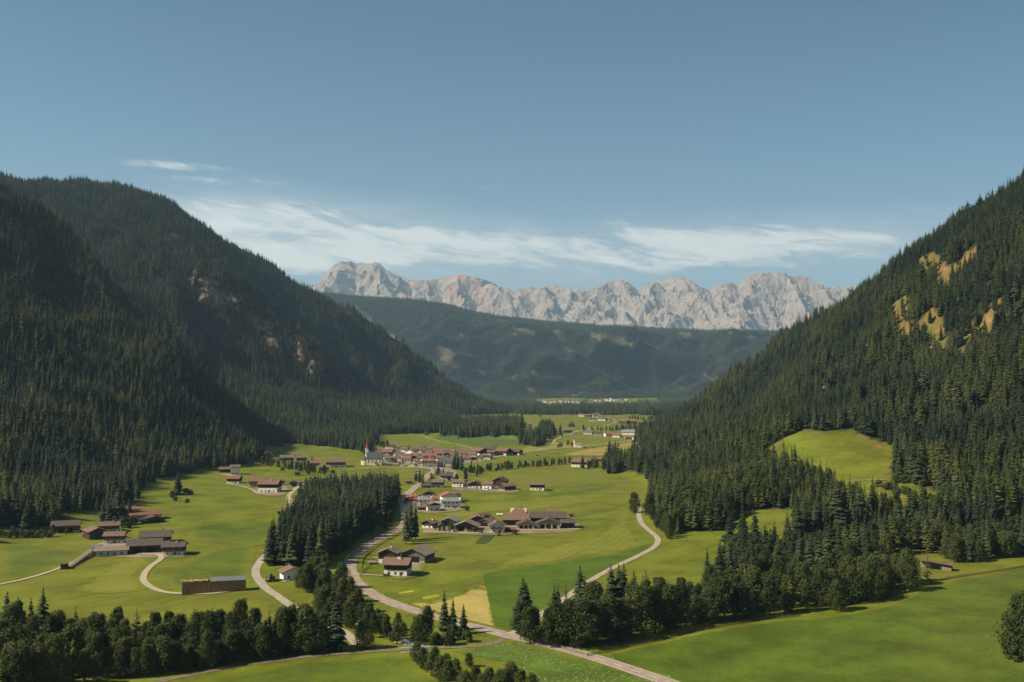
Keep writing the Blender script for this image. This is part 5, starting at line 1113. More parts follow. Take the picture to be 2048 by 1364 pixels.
for x, y, h in ((792, 926, 10), (806, 928, 8), (826, 926, 9), (845, 926, 8), (870, 926, 10), (884, 934, 11), (889, 935, 9), (905, 932, 10), (926, 926, 8), (943, 928, 7), (810, 904, 9), (846, 912, 9), (866, 910, 8), (835, 912, 9), (782, 918, 8), (768, 900, 9), (900, 922, 8), (914, 924, 9)): put('alder_tree', x, y, h, 'village_green', 1.2)
alongpx([(750, 890), (762, 892), (775, 896)], 12, {'alder_tree': (1, 8)}, 'village_green', 8, 20)
for x, y, h in ((972, 1050, 20), (975, 1048, 16), (870, 1060, 12), (880, 1062, 14), (888, 1062, 14), (902, 1064, 22), (908, 1062, 12), (950, 1064, 10), (1008, 1050, 14), (1030, 1069, 10), (998, 1072, 6), (935, 1022, 8), (824, 1000, 10), (812, 1010, 12), (962, 1066, 8), (800, 930, 6), (833, 933, 5), (1062, 1052, 8)): put('alder_tree' if h > 11 else 'shrub', x, y, h, 'hamlet_trees', 1.1)
for x, y, h in ((1116, 896, 8), (1120, 895, 10), (1124, 894, 9), (1136, 891, 11), (1143, 892, 8), (1147, 893, 8), (1170, 897, 5)): put('alder_tree', x, y, h, 'chapel_trees', 1.2)
for x, y, h in ((1121, 871, 26), (1124, 874, 14), (1080, 834, 12), (1142, 854, 14), (1148, 855, 14), (1138, 854, 12), (1145, 853, 13), (1172, 861, 7)): put('spruce_tree', x, y, h, 'far_clump', 1.2)
alongpx([(1212, 862), (1240, 860), (1275, 856)], 40, {'spruce_tree': (1, 15), 'alder_tree': (.5, 12)}, 'far_rows', 40, 21)
alongpx([(1262, 838), (1300, 839), (1352, 835)], 40, {'alder_tree': (1, 10)}, 'far_rows', 8, 22)
# ------------------------------------------------------------------ forests on the slopes
FORP = [GP(p) for p in ([(1276, 884), (1274, 868), (1290, 858), (1345, 860), (1352, 874), (1330, 886)], [(1044, 890), (1044, 877), (1066, 872), (1086, 880), (1088, 890), (1068, 894)], [(1080, 868), (1082, 858), (1106, 860), (1110, 870), (1096, 875)],
                        [(1206, 936), (1214, 922), (1240, 914), (1244, 946), (1224, 944)])]
FORP += [GP([(498, 884), (560, 886), (620, 891), (690, 898), (736, 909), (748, 888), (752, 868), (640, 862), (520, 868)]), GP([(748, 872), (800, 868), (860, 866), (950, 866), (1010, 866), (1044, 870), (1042, 846), (880, 846), (752, 850)])]
FORP += [[(-500, 4250), (20, 4250), (95, 5100), (120, 6300), (-500, 6300)], [(640, 4250), (1500, 4250), (2000, 6400), (930, 6400), (800, 5200)]]
FORP.append([(-60, 3700), (60, 3330), (300, 3380), (760, 3250), (950, 3900), (700, 4500), (100, 4250)])
fx, fy, fh = [], [], []
def jgrid(y0, y1, sp_, seed):
    r = np.random.default_rng(seed); xm = .56 * y1 + 90
    gx, gy = np.meshgrid(np.arange(-xm, xm, sp_), np.arange(y0, y1, sp_ * .9)); gx = gx + r.uniform(-.48, .48, gx.shape) * sp_; gy = gy + r.uniform(-.48, .48, gy.shape) * sp_
    gx = gx.ravel(); gy = gy.ravel(); m = (np.abs(gx) < .56 * gy + 90) & (gy >= y0) & (gy < y1); return gx[m], gy[m]
parts = []
for y0, y1, sp_, hm, seed in ((300, 1500, 5.4, 20.5, 1), (1500, 2800, 6.5, 22, 2), (2800, 4700, 8.2, 23, 3), (4700, 5900, 11, 24, 5), (5900, 9300, 13, 25, 4)):
    x, y = jgrid(y0, y1, sp_, seed)
    z = gz(x, y); hl_ = samp(HILL, x, y); px, py = project(x, y, z)
    f, d, rk = zones(x, y, hl_, px, py)
    rg = fbm(x / (40 if y0 < 2800 else 160), y / (40 if y0 < 2800 else 260), 3, 90) * (9 if y0 < 2800 else 70)
    for P in FORP[:-1]: f |= inpoly(x + rg, y + rg * 1.5, P)
    f |= inpoly(x + rg, y + rg * 2, FORP[-1]) & (fbm(x / 130, y / 330, 3, 93) > -.22)
    f |= (y > 4300) & (y < 6200) & (fbm(x / 120, y / 260, 3, 92) > .62)
    r = np.random.default_rng(seed + 50); u = r.random(len(x))
    f &= ~((d > .2) & (u < .90)) & ~(rk & (u < .9))
    thin = fbm(x / 70, y / 70, 3, 85)
    f &= ~((thin < -.38) & (u < .6))
    f &= (py < 1420) & (px > -160) & (px < 2210)
    x, y, z = x[f], y[f], z[f]
    h = hm * (1 + .32 * fbm(x / 60, y / 60, 2, 86)) * r.uniform(.5, 1.25, len(x))
    parts.append((x, y, z, h, np.full(len(x), 1 if y0 >= 4700 else 0)))
fx, fy, fz, fh, ff = [np.concatenate(q) for q in zip(*parts)]
# drop what stands on lanes, houses or where a hand placed tree already stands
near = np.where(fy < 1700)[0]
cxy = np.array([(c[1], c[2]) for c in CAND]); kd2 = kdtree.KDTree(len(cxy))
for i, p in enumerate(cxy): kd2.insert((p[0], p[1], 0), i)
kd2.balance(); drop = np.zeros(len(fx), bool)
for i in near:
    if kd2.find((fx[i], fy[i], 0))[2] < 3.2 or not free(fx[i], fy[i], 5.5): drop[i] = True
fx, fy, fz, fh, ff = fx[~drop], fy[~drop], fz[~drop], fh[~drop], ff[~drop]
rf = np.random.default_rng(77)
fkind = np.zeros(len(fx), int)                            # 0 spruce 1 larch 2 alder
mixn = fbm(fx / 130, fy / 130, 3, 87); u = rf.random(len(fx))
fkind[((mixn > .12) & (u < .55)) | (u < .07)] = 1
lowhill = samp(HILL, fx, fy)
fkind[(fx > 0) & (fy < 1150) & (u < .12) & (lowhill < 45)] = 2
fkind[(ff == 1)] = 3

# ------------------------------------------------------------------ which trees show largest
ALL = [[c[0], c[1], c[2], c[3], c[4], c[5], c[6]] for c in CAND]
ki = ['spruce_tree', 'larch_tree', 'alder_tree']
for i in np.where((fy < 1300))[0]:
    ALL.append([ki[fkind[i]], fx[i], fy[i], fh[i] * (.62 if fkind[i] == 2 else 1), rf.uniform(.72, 1.25), 'west_forest' if fx[i] < 0 else 'east_forest', False])
keep_far = fy >= 1300
order = sorted(range(len(ALL)), key=lambda i: ALL[i][2])
zb = np.zeros((682, 1024), bool); vis = np.zeros(len(ALL))
for i in order:
    k, x, y, h, w, c, fo = ALL[i]; z = float(gz(x, y)); bx, by = project(x, y, z); tx, ty = project(x, y, z + h)
    bx, by, ty = bx / 2, by / 2, ty / 2; H_ = by - ty; wid = H_ * (.30 if k in ('spruce_tree', 'larch_tree', 'pine_tree') else .55 if k == 'alder_tree' else 1.1) * w; n = 0
    for s in range(5):
        a = int(max(0, ty + H_ * s / 5)); b = int(min(682, math.ceil(ty + H_ * (s + 1) / 5))); ww = wid * ((s + .6) / 5 if k in ('spruce_tree', 'larch_tree') else (.6, 1, 1, .9, .4)[s]) / 2
        l = int(max(0, bx - ww)); r_ = int(min(1024, math.ceil(bx + ww)))
        if b > a and r_ > l: q = zb[a:b, l:r_]; n += q.size - q.sum(); q[:] = True
    vis[i] = n
CAP = {'spruce_tree': 285, 'larch_tree': 150, 'alder_tree': 290, 'shrub': 150, 'pine_tree': 20}
take = set()
for k, cap in CAP.items():
    ids = [i for i in range(len(ALL)) if ALL[i][0] == k and vis[i] >= 3]
    ids.sort(key=lambda i: -vis[i]); take |= set(ids[:cap])
DESC = {'spruce_tree': 'dark pointed spruce', 'larch_tree': 'light green larch', 'alder_tree': 'round leafy alder', 'shrub': 'low green bush', 'pine_tree': 'thin pine with a bare lower trunk'}
WHERE = {'stand': 'in the dense stand left of the road bend', 'stand_edge': 'fringing the spruce stand along the valley road', 'alder_wood': 'in the dark wood of the lower left corner', 'stream': 'lining the stream between lane and valley road',
         'junction': 'on the grassy corner beside the road junction', 'trio': 'in the tall clump casting long shadows by the timber hamlet', 'bottom': 'in the thicket at the bottom edge below the bridge', 'belt': 'in the tree belt right of the junction',
         'belt_back': 'behind the tree belt toward the wood store', 'hill_foot': 'standing tall at the foot of the eastern slope', 'slope_mix': 'in the mixed wood above the narrow lane', 'clearing_hedge': 'in the hedge of the hillside clearing',
         'west_spruce': 'by the farms of the western forest edge', 'west_shrubs': 'near the western farm hamlet', 'hedge_row': 'in the long hedge row across the meadow', 'village_green': 'around the houses at the village edge',
         'village_spruce': 'at the bend of the road below the village', 'upper_row': 'in front of the upper western houses', 'hamlet_trees': 'among the houses of the valley hamlets', 'chapel_trees': 'near the far chapel', 'far_clump': 'in a clump on the far meadows',
         'far_rows': 'in the rows beyond the far hamlet', 'west_forest': 'at the front of the western slope forest', 'east_forest': 'at the front of the eastern slope forest', 'bridge_spruce': 'big and alone beside the bridge road',
         'lone_alder': 'alone in the meadow left of the bridge', 'edge_bush': 'at the right edge of the foreground meadow', 'lane_tree': 'alone where the narrow lane meets the wood', 'clearing_pine': 'leaning alone in the hillside clearing'}
def plant(k, x, y, h, w, c, i):
    rr = random.Random(i * 7 + 1); v = KIND[k][rr.randrange(len(KIND[k]))]; s = h / v[2]; z = float(gz(x, y))
    where = WHERE[c]
    if c == 'belt': where = 'in the %s part of the tree belt right of the junction' % ('near' if x < 70 else 'middle' if x < 150 else 'far')
    if c == 'alder_wood': where = 'in the %s of the dark wood of the lower left corner' % ('far left' if x < -140 else 'middle' if x < -105 else 'right end')
    if c == 'stand': where = 'in the %s of the dense stand left of the road bend' % ('front' if y < 620 else 'middle' if y < 760 else 'back')
    lab = DESC[k] + ' ' + where; grp = k.split('_')[0] + ' trees ' + where if k != 'shrub' else 'bushes ' + where
    if c in ('bridge_spruce', 'lone_alder', 'lane_tree', 'clearing_pine'): grp = None
    rot = rr.uniform(0, 6.28); sc = (s * w, s * w, s)
    px_h = h * FPX / y
    if px_h < 15:
        o = bpy.data.objects.new(k, v[0]); COL.objects.link(o); o.location = (x, y, z - .15); o.rotation_euler = (0, 0, rot); o.scale = sc; tag(o, lab, 'bush' if k == 'shrub' else 'tree', grp); return
    t = empty(k, (x, y, z - .1), rot, lab, 'bush' if k == 'shrub' else 'tree', grp); t.scale = sc
    for nm, me in ((('foliage' if k == 'shrub' else 'crown'), v[0]), (('stem' if k == 'shrub' else 'trunk'), v[1])):
        o = bpy.data.objects.new(nm, me); COL.objects.link(o); o.parent = t
for i in sorted(take): plant(*ALL[i][:6], i)
rest = [i for i in range(len(ALL)) if i not in take]

# ------------------------------------------------------------------ the rest of the forest: one object
PROT = []
def proto(V, F, mat, tv=None, tf=None): PROT.append((V, F, mat, tv, tf))
for i in range(5):
    V_, F_ = conifer(400 + i, 1.0 * 22, 20, 8, (.19, .215, .18, .225, .20)[i], (.06, .12, .09, .05, .14)[i]); tv, tf = stem(20.5, .3, 5); proto(V_, F_, 'spruce_needles', tv, tf)
for i in range(2):
    V_, F_ = conifer(420 + i, 22, 17, 7, .22, .12, .06, .25); tv, tf = stem(20.5, .28, 5); proto(V_, F_, 'larch_needles', tv, tf)
for i in range(2):
    (c, tr_) = broadleaf(430 + i, 14, 8, 15, 90, .85); proto(c[0], c[1], 'alder_leaves', tr_[0], tr_[1])
for i in range(4):
    V_, F_ = conifer(440 + i, 22, 8, 6, (.20, .23, .19, .21)[i], .04); proto(V_, F_, 'far_needles')
V_, F_ = conifer(450, 20, 18, 7, .14, .12, .2); tv, tf = stem(19, .28, 5); proto(V_, F_, 'dead_needles', tv, tf)
bh = [22] * 7 + [14] * 2 + [22] * 4 + [20]
P_, I_, S_, Rz = [], [], [], []
def addp(x, y, z, h, w, idx): P_.append((x, y, z - .1)); I_.append(idx); s = h / bh[idx]; S_.append((s * w, s * w, s)); Rz.append(rf.uniform(0, 6.28))
for i in rest:
    k, x, y, h, w, c, fo = ALL[i]
    if k == 'shrub': continue
    idx = {'spruce_tree': rf.integers(0, 5), 'pine_tree': 0, 'larch_tree': 5 + rf.integers(0, 2), 'alder_tree': 7 + rf.integers(0, 2)}[k]; addp(x, y, float(gz(x, y)), h, w, int(idx))
for i in np.where(keep_far)[0]:
    k = fkind[i]; idx = rf.integers(0, 5) if k == 0 else 5 + rf.integers(0, 2) if k == 1 else 7 + rf.integers(0, 2) if k == 2 else 9 + rf.integers(0, 4)
    if k == 0 and rf.random() < .004: idx = 13
    addp(fx[i], fy[i], fz[i], fh[i] * (.62 if k == 2 else 1), rf.uniform(.72, 1.28) * (1.35 if k == 3 else 1), int(idx))
NP = len(P_)
V = list(P_); F = []; pr = [-1] * NP; mats = []; mi = []
for k, (v, f, m, tv, tf) in enumerate(PROT):
    for vv, fff, mm in ((v, f, m), (tv, tf, 'bark')):
        if vv is None: continue
        if mm not in mats: mats.append(mm)
        b = len(V); V += [tuple(q) for q in vv]; F += [tuple(i + b for i in q) for q in fff]; pr += [k] * len(vv); mi += [mats.index(mm)] * len(fff)
me = bpy.data.meshes.new('forest'); me.from_pydata(V, [], F)
for m in mats: me.materials.append(M[m])
me.polygons.foreach_set('material_index', mi)
ex = len(V) - NP
for nm, typ, arr in (('proto', 'INT', np.array(pr, np.int32)), ('pidx', 'INT', np.array(I_ + [-1] * ex, np.int32)), ('rotz', 'FLOAT', np.array(Rz + [0] * ex, np.float32))):
    a = me.attributes.new(nm, typ, 'POINT'); a.data.foreach_set('value', arr)
a = me.attributes.new('scl', 'FLOAT_VECTOR', 'POINT'); a.data.foreach_set('vector', np.array(S_ + [(1, 1, 1)] * ex, np.float32).ravel())
forest = bpy.data.objects.new('forest', me); COL.objects.link(forest); tag(forest, 'dense dark conifer forest covering the valley sides and the far wooded ridge', 'forest', None, 'stuff')
gn = bpy.data.node_groups.new('forest_trees', 'GeometryNodeTree')
gn.interface.new_socket('Geometry', in_out='INPUT', socket_type='NodeSocketGeometry'); gn.interface.new_socket('Geometry', in_out='OUTPUT', socket_type='NodeSocketGeometry')
N = gn.nodes; Lk = gn.links; gi = N.new('NodeGroupInput'); go = N.new('NodeGroupOutput'); jn = N.new('GeometryNodeJoinGeometry')
def na(name, typ):
    n = N.new('GeometryNodeInputNamedAttribute'); n.data_type = typ; n.inputs['Name'].default_value = name; return n.outputs['Attribute']
pa, ia, ra, sa_ = na('proto', 'INT'), na('pidx', 'INT'), na('rotz', 'FLOAT'), na('scl', 'FLOAT_VECTOR')
def eq(s, k):
    n = N.new('FunctionNodeCompare'); n.data_type = 'INT'; n.operation = 'EQUAL'; Lk.new(s, n.inputs[2]); n.inputs[3].default_value = k; return n.outputs[0]
def sep(s):
    n = N.new('GeometryNodeSeparateGeometry'); n.domain = 'POINT'; Lk.new(gi.outputs[0], n.inputs[0]); Lk.new(s, n.inputs[1]); return n.outputs[0]
cx_ = N.new('ShaderNodeCombineXYZ'); Lk.new(ra, cx_.inputs[2]); er = N.new('FunctionNodeEulerToRotation'); Lk.new(cx_.outputs[0], er.inputs[0])
ptsock = sep(eq(pa, -1))
for k in range(len(PROT)):
    g2 = N.new('GeometryNodeGeometryToInstance'); Lk.new(sep(eq(pa, k)), g2.inputs[0])
    ip = N.new('GeometryNodeInstanceOnPoints'); Lk.new(ptsock, ip.inputs['Points']); Lk.new(g2.outputs[0], ip.inputs['Instance']); Lk.new(eq(ia, k), ip.inputs['Selection']); Lk.new(er.outputs[0], ip.inputs['Rotation']); Lk.new(sa_, ip.inputs['Scale'])
    Lk.new(ip.outputs[0], jn.inputs[0])
Lk.new(jn.outputs[0], go.inputs[0])
md = forest.modifiers.new('trees', 'NODES'); md.node_group = gn
print('TREES individual', len(take), 'forest', NP, {k: sum(1 for i in take if ALL[i][0] == k) for k in CAP}, 'all', {k: sum(1 for a in ALL if a[0] == k) for k in CAP})
# ------------------------------------------------------------------ smaller things
def base(px, py): g = G(px, py); return g, g[1] / FPX, -math.atan2(g[0], g[1])
for nm, c in (('log_ends', ((.30, .17, .08), (.48, .30, .15))), ('log_bark', ((.020, .013, .009), (.055, .034, .021)))):
    M[nm] = material(nm, lambda t, c=c: t.ramp(t.noise(t.obj(), 3.5, 4, .7), [(.35, c[0]), (.65, c[1])]), .9, .1)
M['sheet_metal'] = material('cover_sheet', lambda t: t.ramp(t.noise(t.obj(), .8, 4, .6), [(.35, (.085, .10, .105)), (.65, (.14, .16, .165))]), .6, .35)
M['old_wood'] = material('old_wood', lambda t: t.ramp(t.noise(t.obj(), 2.0, 4, .7), [(.35, (.15, .12, .09)), (.65, (.28, .24, .19))]), .9, .1)
M['white_post'] = material('white_post', lambda t: t.mix(t.rnd(), (.7, .7, .68), (.8, .8, .78)), .6, .3)
M['steel'] = material('galvanised_steel', lambda t: t.ramp(t.noise(t.obj(), 1.5, 3), [(.3, (.30, .31, .31)), (.7, (.42, .42, .41))]), .5, .4)
M['chrome_dark'] = material('dark_machine', lambda t: t.mix(t.rnd(), (.03, .04, .04), (.06, .05, .05)), .6, .3)
# long stack of logs
g0, g1 = G(363, 1191), G(493, 1181)
dx, dy = g1[0] - g0[0], g1[1] - g0[1]; Ls = math.hypot(dx, dy); t = empty('log_stack', (g0[0], g0[1], min(gz(g0[0], g0[1]), gz(g1[0], g1[1]))), math.atan2(dy, dx), 'very long stack of cut logs, half covered with dark sheets, in the meadow', 'log stack')
r = random.Random(4); mb = MB(); Hs = 6.0
rows = 11; n = int(Ls / .62)
for j in range(rows):
    for i in range(n):
        rad = r.uniform(.24, .33); x = (i + .5 + (.5 if j % 2 else 0)) * .62; zz = .3 + j * .53 + r.uniform(-.05, .05); y0 = r.uniform(-.25, .1)
        if x > Ls - .3: continue
        a0 = r.uniform(0, 6.28); m_ = len(mb.v); k = 7
        mb.tube([(x, y0, zz), (x + r.uniform(-.06, .06), 4.4 + r.uniform(-.2, .2), zz)], rad, k, 0)
        mb.m[-2] = mb.m[-1] = 1
for i in range(int(Ls * .42 / .55)):                       # loose logs along the uncovered top
    x = .2 + i * .55; mb.tube([(x, r.uniform(-.5, .3), 6.05 + r.uniform(0, .35)), (x + r.uniform(-.5, .5), 4.3, 6.1 + r.uniform(0, .5))], r.uniform(.2, .32), 6, 1)
o = mb.obj('logs', ['log_bark', 'log_ends'], t); o['kind'] = 'stuff'
for i in range(9):
    x0 = Ls * .44 + i * Ls * .56 / 9; mb = MB(); mb.add([(x0, -.7, 5.95), (x0 + Ls * .56 / 9 - .08, -.7, 5.95), (x0 + Ls * .56 / 9 - .08, 4.9, 7.0), (x0, 4.9, 7.0), (x0, -.7, 6.02), (x0 + Ls * .56 / 9 - .08, -.7, 6.02), (x0 + Ls * .56 / 9 - .08, 4.9, 7.07), (x0, 4.9, 7.07)],
        [(3, 2, 1, 0), (4, 5, 6, 7), (0, 1, 5, 4), (1, 2, 6, 5), (2, 3, 7, 6), (3, 0, 4, 7)])
    mb.box(x0 + .02, x0 + .16, -.72, -.6, 5.6, 6.3, 1); mb.tube([(x0 + .1, -.7, 6.1), (x0 + .1, 4.9, 7.15)], .09, 5, 1); mb.obj('cover_sheet', ['sheet_metal', 'steel'], t)
# raised farm ramp with a roofed gate
a, b = G(136, 1137), G(186, 1108); ang = math.atan2(b[1] - a[1], b[0] - a[0]); Lr = math.hypot(b[0] - a[0], b[1] - a[1])
t = empty('ramp', (a[0], a[1], gz(a[0], a[1])), ang, 'raised wooden ramp with plank railing leading to the roofed gate', 'ramp')
MB().add([(0, -1.6, -.5), (Lr, -1.6, -.5), (Lr, 1.6, -.5), (0, 1.6, -.5), (0, -1.6, .9), (Lr, -1.6, 2.2), (Lr, 1.6, 2.2), (0, 1.6, .9)], [(3, 2, 1, 0), (4, 5, 6, 7), (0, 1, 5, 4), (1, 2, 6, 5), (2, 3, 7, 6), (3, 0, 4, 7)]).obj('deck', 'old_wood', t)
mb = MB(); mb.tube([(0, -1.5, 1.9), (Lr, -1.5, 3.2)], .1, 5); mb.tube([(0, -1.5, 1.4), (Lr, -1.5, 2.7)], .08, 5)
for i in range(8): x = Lr * (i + .5) / 8; zz = .9 + 1.3 * x / Lr; mb.box(x - .09, x + .09, -1.58, -1.42, zz - .2, zz + 1.1)
mb.obj('railing', 'old_wood', t)
t = empty('shed', (a[0] - 1.5, a[1] - 1.0, gz(a[0], a[1])), ang, 'tiny dark box shed at the lower end of the wooden ramp', 'shed')
MB().box(-1.8, 1.8, -1.6, 1.6, -.4, 2.8).obj('wall', 'dark_timber', t); MB().box(-2.1, 2.1, -1.9, 1.9, 2.803, 3.0).obj('roof', 'dark_tiles', t)
g, k, yaw = base(193, 1110); t = empty('gate', (g[0], g[1], gz(g[0], g[1])), ang, 'tall roofed timber gate at the upper end of the ramp', 'gate')
for sx_ in (-2, 2):
    for sy_ in (-1.8, 1.8): MB().box(sx_ - .14, sx_ + .14, sy_ - .14, sy_ + .14, -.5, 5.2).obj('post', 'old_wood', t)
mb = MB(); mb.roof(-1.9, 1.9, -2.6, 2.6, 5.2, 6.1, .5, .3, .14); mb.obj('roof', 'sheet_metal', t)
# fences
def fence(pxl, label, hgt=1.2, step=2.4, mat='old_wood', rails=(.45, 1.0), name='fence', thick=.07, pick=0):
    p = resample(catmull(GP(pxl)), step); z = gz(p[:, 0], p[:, 1]); t = empty(name, (p[0][0], p[0][1], z[0]), 0, label, name.replace('_', ' '))
    o_ = np.array([p[0][0], p[0][1], z[0]]); q = np.c_[p, z] - o_; mb = MB()
    for x, y, zz in q: mb.box(x - thick, x + thick, y - thick, y + thick, zz - .4, zz + hgt)
    mb.obj('posts', mat, t)['kind'] = 'stuff'
    mb = MB()
    for rl in rails:
        mb.tube([(x, y, zz + rl) for x, y, zz in q], thick * .8, 4)
    mb.obj('rails', mat, t)
    if pick:
        mb = MB()
        for i in range(len(q) - 1):
            for s in np.linspace(0, 1, pick, endpoint=False): x, y, zz = q[i] + (q[i + 1] - q[i]) * s; mb.box(x - .05, x + .05, y - .05, y + .05, zz, zz + hgt * .95)
        mb.obj('pickets', mat, t)['kind'] = 'stuff'
    return t
fence([(1176, 1313), (1300, 1285), (1420, 1258), (1530, 1240), (1600, 1233)], 'dark picket fence along the foot of the tree belt', 1.3, 2.5, 'dark_timber', (.4, 1.05), 'fence', .09, 6)
fence([(1860, 1168), (1900, 1158), (1960, 1149), (2060, 1132)], 'dark wooden fence at the top of the eastern meadow', 1.3, 2.5, 'dark_timber', (.4, 1.05), 'fence', .08, 4)
fence([(1104, 1288), (1130, 1300), (1150, 1305), (1175, 1312)], 'weathered pole fence between the road and the belt', 1.2, 2.4, 'old_wood', (.35, .7, 1.05), 'fence', .10)
fence([(1080, 1276), (1095, 1283), (1104, 1289)], 'short weathered fence on the road bank', 1.2, 2.2, 'old_wood', (.4, .8, 1.1), 'fence', .10)
fence([(1038, 1277), (1060, 1284), (1084, 1291)], 'grey steel guardrail beside the junction', .75, 2.5, 'steel', (.55, .68), 'guardrail', .06)
fence([(758, 1298), (800, 1293), (840, 1291), (880, 1290)], 'steel railing on the bank side of the bridge', 1.1, 2.0, 'steel', (.4, .75, 1.05), 'railing', .05)
fence([(806, 1305), (830, 1304), (858, 1303)], 'steel railing on the near side of the bridge', 1.1, 2.0, 'old_wood', (.4, .75, 1.05), 'railing', .06)
fence([(735, 1290), (760, 1294), (776, 1296)], 'brown plank fence at the lane end by the bridge', 1.2, 1.6, 'brown_timber', (.3, .6, .9), 'fence', .08)
fence([(722, 1150), (740, 1130), (748, 1118)], 'old fence climbing the bank inside the road bend', 1.1, 2.5, 'dark_timber', (.5, .9), 'fence', .07)
fence([(1756, 968), (1770, 962), (1790, 958)], 'dark fence in the hillside clearing', 1.3, 2.5, 'dark_timber', (.5, 1.0), 'fence', .09)
fence([(1160, 1035), (1200, 1024), (1250, 1010)], 'old fence line rising across the bright meadow', 1.2, 3.0, 'old_wood', (.5, 1.0), 'fence', .08)
fence([(500, 950), (540, 957), (580, 963)], 'pole fence across the upper western meadow', 1.2, 3.0, 'old_wood', (.5, 1.0), 'fence', .09)
fence([(1688, 862), (1640, 868), (1612, 862)], 'pale stone and plank fence along the top of the hillside clearing', 1.2, 2.5, 'old_wood', (.5, 1.0), 'fence', .09)
# small bridge deck slabs over the stream
g0, g1 = G(800, 1302), G(862, 1299); t = empty('bridge', (g0[0], g0[1], gz(g0[0], g0[1])), math.atan2(g1[1] - g0[1], g1[0] - g0[0]), 'low concrete bridge carrying the side road over the stream', 'bridge')
Lb = math.hypot(g1[0] - g0[0], g1[1] - g0[1]); MB().box(0, Lb, -3.6, -2.75, -1.6, .35).obj('parapet', 'concrete', t); MB().box(0, Lb, 2.75, 3.5, -1.6, .35).obj('parapet', 'concrete', t)
# marker posts along the road
nrm = normals(MAIN); dl = np.r_[0, np.cumsum(np.linalg.norm(np.diff(MAIN, axis=0), axis=1))]
post_m = MB(); post_m.box(-.07, .07, -.07, .07, -.3, .85, 0); post_m.box(-.075, .075, -.075, .075, .855, 1.0, 1); pm = post_m.obj('marker_post', ['white_post', 'rubber']); first = True
for s in np.arange(8, 620, 25):
    i = int(np.searchsorted(dl, s)); 
    for sd_ in (1, -1):
        q = MAIN[i] + nrm[i] * sd_ * 4.1
        if sd_ > 0 and (s % 50) > 20: continue
        o = pm if first else pm.copy()
        if not first: COL.objects.link(o)
        first = False; o.location = (q[0], q[1], float(gz(*q))); tag(o, 'thin white marker post with black top at the edge of the valley road', 'marker post', 'marker posts along the valley road')
pole_m = MB(); pole_m.tube([(0, 0, -.4), (0, 0, 2.6)], .1, 6); pole_m.box(-.02, .02, -.16, .16, 1.9, 2.5); pl = pole_m.obj('snow_pole', 'dark_timber'); first = True
for i, (x, y) in enumerate(((697, 1174), (694, 1154), (690, 1134), (696, 1122), (704, 1110), (722, 1095), (748, 1078), (775, 1064))):
    g = G(x - 1, y); o = pl if first else pl.copy()
    if not first: COL.objects.link(o)
    first = False; o.location = g; tag(o, 'dark snow pole on the outer edge of the road bend', 'snow pole', 'snow poles on the outer road bend')
# vehicles
def paint(name, c):
    M[name] = material(name, lambda t: t.mix(t.rnd(), c, tuple(v * .85 for v in c)), .35, .5)
paint('car_black', (.02, .02, .022)); paint('car_white', (.72, .72, .70)); paint('car_red', (.35, .04, .03)); paint('car_silver', (.38, .39, .40)); paint('car_blue', (.06, .12, .24)); paint('car_green', (.05, .14, .06))
def car(px, py, yaw, col, label, van=False, s=1.0, cat=None):
    g, k, _ = base(px, py); t = empty('van' if van else 'parked_car', (g[0], g[1], g[2] + .2), R(yaw), label, cat or ('van' if van else 'car')); t.scale = (s, s, s)
    L_, W_, Hb, Hr = (4.9, 1.95, 1.2, 2.2) if van else (4.3, 1.75, .85, 1.42)
    prof = [(-L_ / 2, .3), (L_ / 2, .3), (L_ / 2, .72), (L_ / 2 - .2, Hb - .05), (L_ * .24, Hb), (L_ * (.12 if not van else .2), Hr), (-L_ * (.30 if not van else .47), Hr), (-L_ * .46, Hb + .05), (-L_ / 2, Hb - .1)]
    mb = MB(); n = len(prof); mb.add([(x, -W_ / 2, z) for x, z in prof] + [(x, W_ / 2, z) for x, z in prof], [tuple(range(n)), tuple(range(2 * n - 1, n - 1, -1))] + [(i, i + n, (i + 1) % n + n, (i + 1) % n) for i in range(n)]); mb.obj('body', col, t)
    mb = MB()
    for sy_ in (-1, 1): y = sy_ * (W_ / 2 + .012); mb.add([(-L_ * .27, y, Hb + .03), (L_ * .2, y, Hb + .03), (L_ * .11, y, Hr - .1), (-L_ * .25, y, Hr - .1)], [(0, 1, 2, 3)])
    mb.add([(L_ * .235, -W_ * .42, Hb + .06), (L_ * .235, W_ * .42, Hb + .06), (L_ * .135 + .03, W_ * .4, Hr - .06), (L_ * .135 + .03, -W_ * .4, Hr - .06)], [(0, 1, 2, 3)]); mb.obj('window', 'glass', t)
    for wx in (-L_ * .3, L_ * .3):
        for wy in (-W_ / 2 + .08, W_ / 2 - .08):
            mb = MB(); mb.tube([(wx, wy - .12, .33), (wx, wy + .12, .33)], .33, 10); mb.obj('wheel', 'rubber', t)
car(1075, 912, 20, 'car_black', 'black car driving on the valley road past the last barn'); car(1188, 896, 10, 'car_black', 'dark car on the road below the far chapel'); car(1276, 884, 40, 'car_blue', 'dark blue car in the far road bend')
car(906, 1064, 70, 'car_white', 'white car parked in front of the barn with metal roof'); car(253, 1076, 20, 'car_silver', 'silver car parked behind the white and timber farmhouse of the western hamlet'); car(822, 927, 30, 'car_silver', 'silver car parked on the street by the inn', s=1.2)
car(829, 930, 60, 'car_red', 'red car parked beside the village street', s=1.2); car(780, 932, 0, 'car_blue', 'blue car parked behind the church choir', s=1.2); car(772, 930, 10, 'car_white', 'white van parked beside the church', True); car(804, 934, 0, 'car_white', 'white van by the meadow in front of the inn', True)
